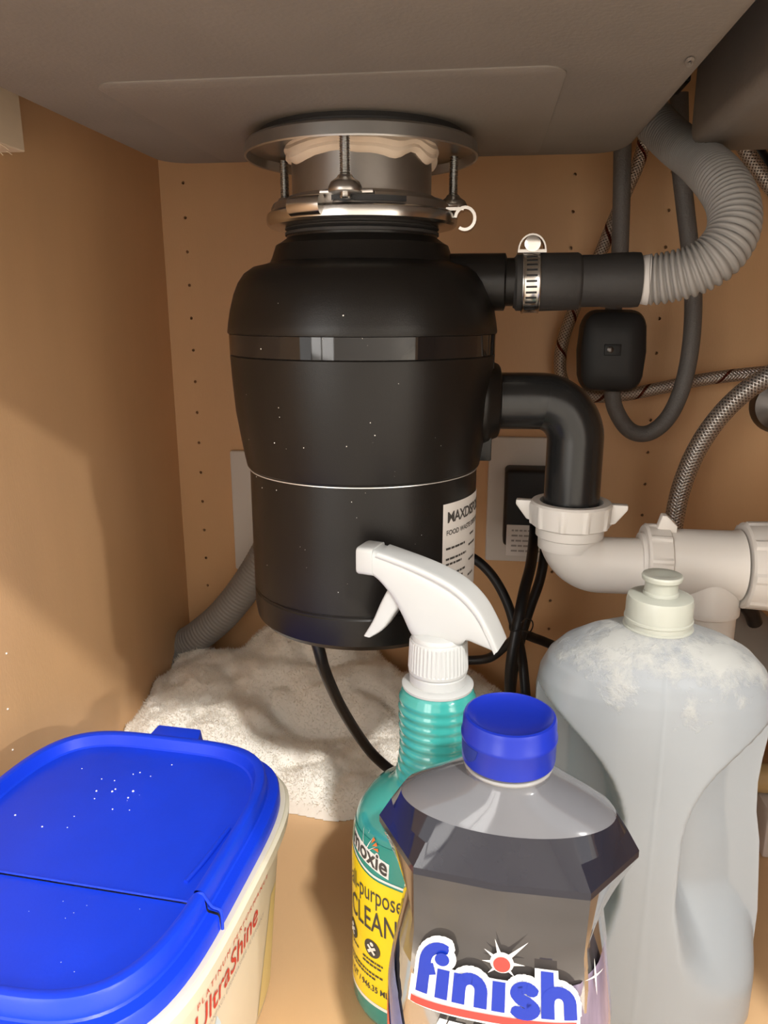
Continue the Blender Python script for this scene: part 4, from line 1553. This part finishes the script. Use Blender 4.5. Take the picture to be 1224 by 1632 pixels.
wide = poly_ring(HEXW, 0)
waist = poly_ring([(-0.0455, 0.003), (-0.0360, -0.0300), (-0.001, -0.0315), (0.0360, -0.0300), (0.0455, 0.003), (0.036, 0.030), (0.0, 0.0315), (-0.036, 0.030)], 0)
rim = ell_like(wide, 0.0475, 0.0255)
rim2 = ell_like(wide, 0.0462, 0.0245)
neck = ell_like(wide, 0.0188, 0.0188)
low = ell_like(wide, 0.0515, 0.0330, 3.0)


def R3(ring, z, dz=None):
    return [fw(x, y, z + (dz(x, y) if dz else 0)) for x, y in ring]


mb = MB()
mid = lambda p, q, t: [(a[0] + (b_[0] - a[0]) * t, a[1] + (b_[1] - a[1]) * t) for a, b_ in zip(p, q)]
mb.rings([R3(neck, 0.2275), R3(neck, 0.2255), R3(mid(neck, rim, 0.12), 0.2238), R3(mid(neck, rim, 0.4), 0.2195), R3(mid(neck, rim, 0.7), 0.2150), R3(rim2, 0.2108), R3(rim, 0.2090)], True, True, False)
mb.build('bottle_shoulder', M['clear_grey'], rb, angle=40)
wdz = lambda x, y: 0.004 if abs(x) > 0.05 else (-0.003 if y < 0 else 0.0)
mb = MB()
mb.rings([R3(rim, 0.2090), R3(mid(rim, wide, 0.5), 0.1995), R3(wide, 0.1890), R3(wide, 0.1855)], True)
facet = mb.build('faceted_band', M['dark_liquid'], rb, smooth=True, angle=8)
mb = MB()
mb.rings([R3(wide, 0.1855), R3(waist, 0.1590), R3(mid(waist, low, 0.55), 0.140), R3(low, 0.115), R3(low, 0.010), R3(mid(low, neck, 0.12), 0.002), R3(mid(low, neck, 0.2), 0.0004)], True, False, True)
mb.build('bottle_lower', M['smoky_low'], rb, angle=12)
mb = MB()
mb.lathe([(0.0178, 0.2270), (0.0192, 0.2276), (0.0195, 0.2284), (0.0190, 0.2292), (0.0178, 0.2296), (0.0178, 0.2330)], fw(0, 0, 0), 48)
mb.build('neck_ring', M['neck_clear'], rb)
cap = MB()
cap.lathe([(0.0190, 0.2308), (0.0202, 0.2310), (0.0204, 0.2322), (0.0205, 0.2410), (0.0209, 0.2416), (0.0209, 0.2432), (0.0204, 0.2438), (0.0202, 0.2500), (0.0196, 0.2514), (0.0186, 0.2518), (0.0176, 0.2508), (0.0140, 0.2492), (0.0060, 0.2484)], fw(0, 0, 0), 64)
capo = cap.build('flip_cap', M['cap_blue'], rb, angle=40)
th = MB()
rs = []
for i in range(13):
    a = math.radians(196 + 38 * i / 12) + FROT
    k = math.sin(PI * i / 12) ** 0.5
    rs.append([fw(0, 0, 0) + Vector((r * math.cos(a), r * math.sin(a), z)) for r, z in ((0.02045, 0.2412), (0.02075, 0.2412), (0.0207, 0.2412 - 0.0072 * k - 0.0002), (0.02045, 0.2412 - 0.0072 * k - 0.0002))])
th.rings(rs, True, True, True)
th.build('thumb_notch', M['notch_blue'], capo)  # notch drawn as a patch of darker cap blue

# label film and logo on the front
zst = [0.0004, 0.010, 0.115, 0.140, 0.159]


class FMap:
    """front surface of the lower bottle: u along x arc, v = height"""

    def __init__(s, off):
        s.off = off
        s.L = Loft((FX, FY, 0), FROT, lambda z: (0.0515, 0.0330, 3.0))
        s.ths, s.len = s.L.arc(0)
        s.l0 = np.interp(-PI / 2, s.ths, s.len)

    def __call__(s, u, v):
        t = float(np.interp(s.l0 + u, s.len, s.ths))
        k = smoothstep(0.115, 0.159, v) * 1.0
        x, y = sup(0.0515 + s.off, 0.0330 + s.off, 3.0, t)
        if v > 0.115:
            kk = (v - 0.115) / 0.044
            xw = x * (1 - 0.12 * kk)
            # follow the flat front facets
            yw = -0.0315 - s.off + (0.0015 / 0.035) * abs(xw) if abs(xw) < 0.036 else y
            y = y + (yw - y) * min(1, kk)
            x = xw
        return fw(x, y - (s.off * 0.6 if v > 0.115 else 0), v)


f1, f2, f3, f4 = FMap(0.0006), FMap(0.0010), FMap(0.0014), FMap(0.0021)
decal('side_film', ([(0.0300, 0.010), (0.062, 0.010), (0.062, 0.158), (0.050, 0.150), (0.0300, 0.143)], [(0, 1, 2, 3, 4)]), f1, M['violet_film'], rb, 0.003, 0.006)
decal('side_film', ([(-0.062, 0.010), (-0.030, 0.010), (-0.038, 0.085), (-0.0455, 0.118), (-0.056, 0.135), (-0.062, 0.14)], [(0, 1, 2, 3, 4, 5)]), f1, M['blue_film'], rb, 0.003, 0.006)
decal('red_corner', ([(-0.062, 0.010), (-0.040, 0.010), (-0.050, 0.085), (-0.0565, 0.108), (-0.062, 0.112)], [(0, 1, 2, 3, 4)]), f2, M['logo_red'], rb, 0.003, 0.006)


def arcpts(c, rx, ry, a0, a1, n=10):
    return [(c[0] + rx * math.cos(math.radians(a0 + (a1 - a0) * i / n)), c[1] + ry * math.sin(math.radians(a0 + (a1 - a0) * i / n))) for i in range(n + 1)]


GL = [
    [(0.28, -0.04), (0.28, 1.15)] + arcpts((0.72, 1.15), 0.44, 0.50, 180, 60, 8),
    [(0.28, 0.80), (0.62, 0.92)],
    [(0.92, -0.05), (0.92, 0.97)],
    [(1.46, -0.05), (1.46, 0.97)],
    [(1.46, 0.45)] + arcpts((1.80, 0.52), 0.34, 0.36, 160, 0, 8) + [(2.14, -0.05)],
    [(2.68, -0.05), (2.68, 0.97)],
    arcpts((3.48, 0.68), 0.26, 0.22, 15, 190, 8) + [(3.34, 0.50), (3.58, 0.40)] + arcpts((3.46, 0.20), 0.28, 0.19, 55, -165, 8),
    [(4.16, -0.05), (4.16, 1.52)],
    [(4.16, 0.45)] + arcpts((4.50, 0.52), 0.34, 0.36, 160, 0, 8) + [(4.84, -0.05)],
]
U0 = 0.0142
KX, KY = U0, U0 * 1.06
OX, OZ = -0.0362, 0.1305


def put_logo(w, extra=()):
    LAYER[0] = 1
    return move(merge(*[stroke(g, w) for g in GL], *extra), OX, OZ, KX, KY)


ball = ([(x, y, 60) for x, y in disc((0.84, 1.34), 0.24, 20, 0.22)[0]], [tuple(range(20))])
wb = [([(-0.18, -0.62), (5.15, -0.62), (5.2, 0.35), (-0.18, 0.35)], [(0, 1, 2, 3)]), ([(x, y, 55) for x, y in disc((0.82, 1.32), 0.46, 24, 0.44)[0]], [tuple(range(24))]), ([(0.0, 0.2, 50), (5.0, 0.2, 50), (5.0, 0.9, 50), (0.0, 0.9, 50)], [(0, 1, 2, 3)])]
lo1 = decal('logo_outline', put_logo(0.74, wb), f3, M['white_print'], rb, 0.002, 0.004, label='white-outlined blue finish logo')
decal('lettering', put_logo(0.40, [ball]), f4, M['logo_blue'], lo1, 0.002, 0.004, label='blue finish lettering')
decal('logo_stripe', move(strip(-0.05, 5.02, lambda u: -0.52 + 0.02 * u, lambda u: -0.26 + 0.02 * u, 12), OX, OZ, KX, KY), f4, M['logo_red'], lo1, 0.002)
rays = [([(2.74 + 0.1 * math.cos(t + 1.57), 1.52 + 0.1 * math.sin(t + 1.57)), (2.74 + l_ * math.cos(t), 1.52 + l_ * math.sin(t)), (2.74 + 0.1 * math.cos(t - 1.57), 1.52 + 0.1 * math.sin(t - 1.57))], [(0, 1, 2)])
        for t, l_ in ((0.0, 0.75), (0.75, 1.15), (1.9, 0.8), (2.6, 0.7), (3.2, 0.65), (3.9, 0.6), (5.5, 0.6))]
decal('logo_star', move(merge(disc((2.74, 1.52), 0.38, 24, 0.34), *rays), OX, OZ, KX, KY), f3, M['paper'], lo1, 0.002)
decal('logo_dot', move(disc((2.74, 1.52), 0.27, 24, 0.25), OX, OZ, KX, KY), f4, M['logo_red'], lo1, 0.002)
decal('lettering', move(flat_text('JET-DRY', 0.0165, 0.0009, shear=0.25, align='CENTER'), 0.004, 0.1075), f4, M['white_print'], rb, 0.002)
spk = merge(*[([(0.0465 + 0.0006 * math.cos(t + 1.57), 0.1465 + 0.0006 * math.sin(t + 1.57)), (0.0465 + l_ * math.cos(t), 0.1465 + l_ * math.sin(t)), (0.0465 + 0.0006 * math.cos(t - 1.57), 0.1465 + 0.0006 * math.sin(t - 1.57))], [(0, 1, 2)])
              for t, l_ in ((0, 0.006), (PI / 2, 0.009), (PI, 0.006), (-PI / 2, 0.010))])
decal('sparkle', spk, f3, M['paper'], rb, 0.002)

# ------------------------------------------------------------------ soap jug
JX, JY, JROT = 0.1055, 0.432, math.radians(-2)
jug = thing('soap_jug', (JX, JY, 0), 'large cloudy white soap jug with grip hollows and push-pull cap', 'jug')


def jug_pt(t, z):
    zz = [-0.0121, -0.0100, -0.004, 0.06, 0.11, 0.130, 0.150, 0.165, 0.182, 0.200, 0.212, 0.222, 0.2305, 0.2365, 0.2405, 0.2428, 0.2440]
    aa = [0.070, 0.0735, 0.0750, 0.0745, 0.0700, 0.0660, 0.0645, 0.0652, 0.0668, 0.0672, 0.0655, 0.0610, 0.0530, 0.0420, 0.0300, 0.0215, 0.0195]
    bb = [0.037, 0.0410, 0.0430, 0.0435, 0.0432, 0.0430, 0.0428, 0.0426, 0.0422, 0.0415, 0.0405, 0.0380, 0.0335, 0.0285, 0.0235, 0.0205, 0.0195]
    nn = [2.8, 2.8, 2.8, 2.8, 2.7, 2.6, 2.6, 2.6, 2.6, 2.5, 2.4, 2.3, 2.2, 2.1, 2.0, 2.0, 2.0]
    a, b, n = float(np.interp(z, zz, aa)), float(np.interp(z, zz, bb)), float(np.interp(z, zz, nn))
    x, y = sup(a, b, n, t)
    w = float(np.interp(z, [0.02, 0.05, 0.09, 0.13, 0.142, 0.154, 0.165, 0.175, 0.184, 0.192, 0.200, 0.208, 0.215], [0.030, 0.021, 0.0150, 0.0148, 0.0160, 0.0192, 0.0240, 0.0305, 0.0385, 0.0475, 0.0570, 0.0670, 0.08]))
    dep = 0.031 * smoothstep(0.020, 0.085, z) * smoothstep(0.216, 0.206, z)
    soft = 0.0070 + 0.016 * smoothstep(0.09, 0.03, z)
    k = smoothstep(w, w + soft, abs(x))
    if y < 0:
        y += min(dep * k, max(0.0, -y - 0.004))
    # moulding seam down the middle of the front
    if y < 0:
        y -= 0.0005 * math.exp(-(x / 0.0012) ** 2)
    c, s = math.cos(JROT), math.sin(JROT)
    return Vector((JX + x * c - y * s, JY + x * s + y * c, z))


def jug_ths(n=220):
    lf = Loft((0, 0, 0), 0, lambda z: (0.070, 0.043, 2.6))
    return lf.even(0, n)


mb = MB()
ths = jug_ths()
zs = [-0.0117, -0.0108, -0.0095, -0.007, -0.004, 0.004, 0.010] + list(np.linspace(0.016, 0.222, 124)) + list(np.linspace(0.2235, 0.2440, 20))
mb.rings([[jug_pt(t, float(z)) for t in ths] for z in zs], True, True, True)
# smooth the profile kinks of the piecewise outline
jo = mb.build('jug_body', M['jug'], jug, angle=75)
mb = MB()
mb.lathe([(0.0185, 0.2420), (0.0196, 0.2428), (0.0196, 0.2445), (0.0186, 0.2452), (0.0186, 0.2478), (0.0192, 0.2482), (0.0192, 0.2495), (0.0187, 0.2500), (0.0186, 0.2590), (0.0178, 0.2622), (0.0150, 0.2632), (0.0095, 0.2634)], (JX, JY, 0), 56)
co = mb.build('cap', M['cap_clear'], jug, angle=30)
mb = MB()
mb.lathe([(0.0100, 0.2630), (0.0098, 0.2650), (0.0092, 0.2655), (0.0092, 0.2700), (0.0098, 0.2712), (0.0110, 0.2722), (0.0113, 0.2742), (0.0108, 0.2752), (0.0060, 0.2750), (0.0040, 0.2738)], (JX, JY, 0), 44)
mb.build('pull_spout', M['cap_clear'], co, angle=35)

JK = 0.972
jug.scale = (JK, JK, JK)
jug.location = (JX * JK, JY * JK, CAM_H * (1 - JK))

# ------------------------------------------------------------------ carton and dowel at the right edge
mb = MB()
mb.box(0.232, 0.330, 0.555, 0.606, 0.0005, 0.043)
ct = mb.build('carton', M['carton'], None, bevel=0.002)
tag(ct, 'low white carton on the cabinet floor at right, under the dowel', 'box')
dw = thing('wooden_dowel', (0.29, 0.575, 0.0435), 'round pale wooden dowel lying on the low white carton', 'dowel')
mb = MB()
mb.lathe([(0.006, 0), (0.0105, 0.0015), (0.0116, 0.005), (0.0116, 0.168), (0.0095, 0.172)], Vector((0.205, 0.583, 0.0553)), 24, (1, -0.05, 0))
mb.build('rod', M['dowel'], dw)
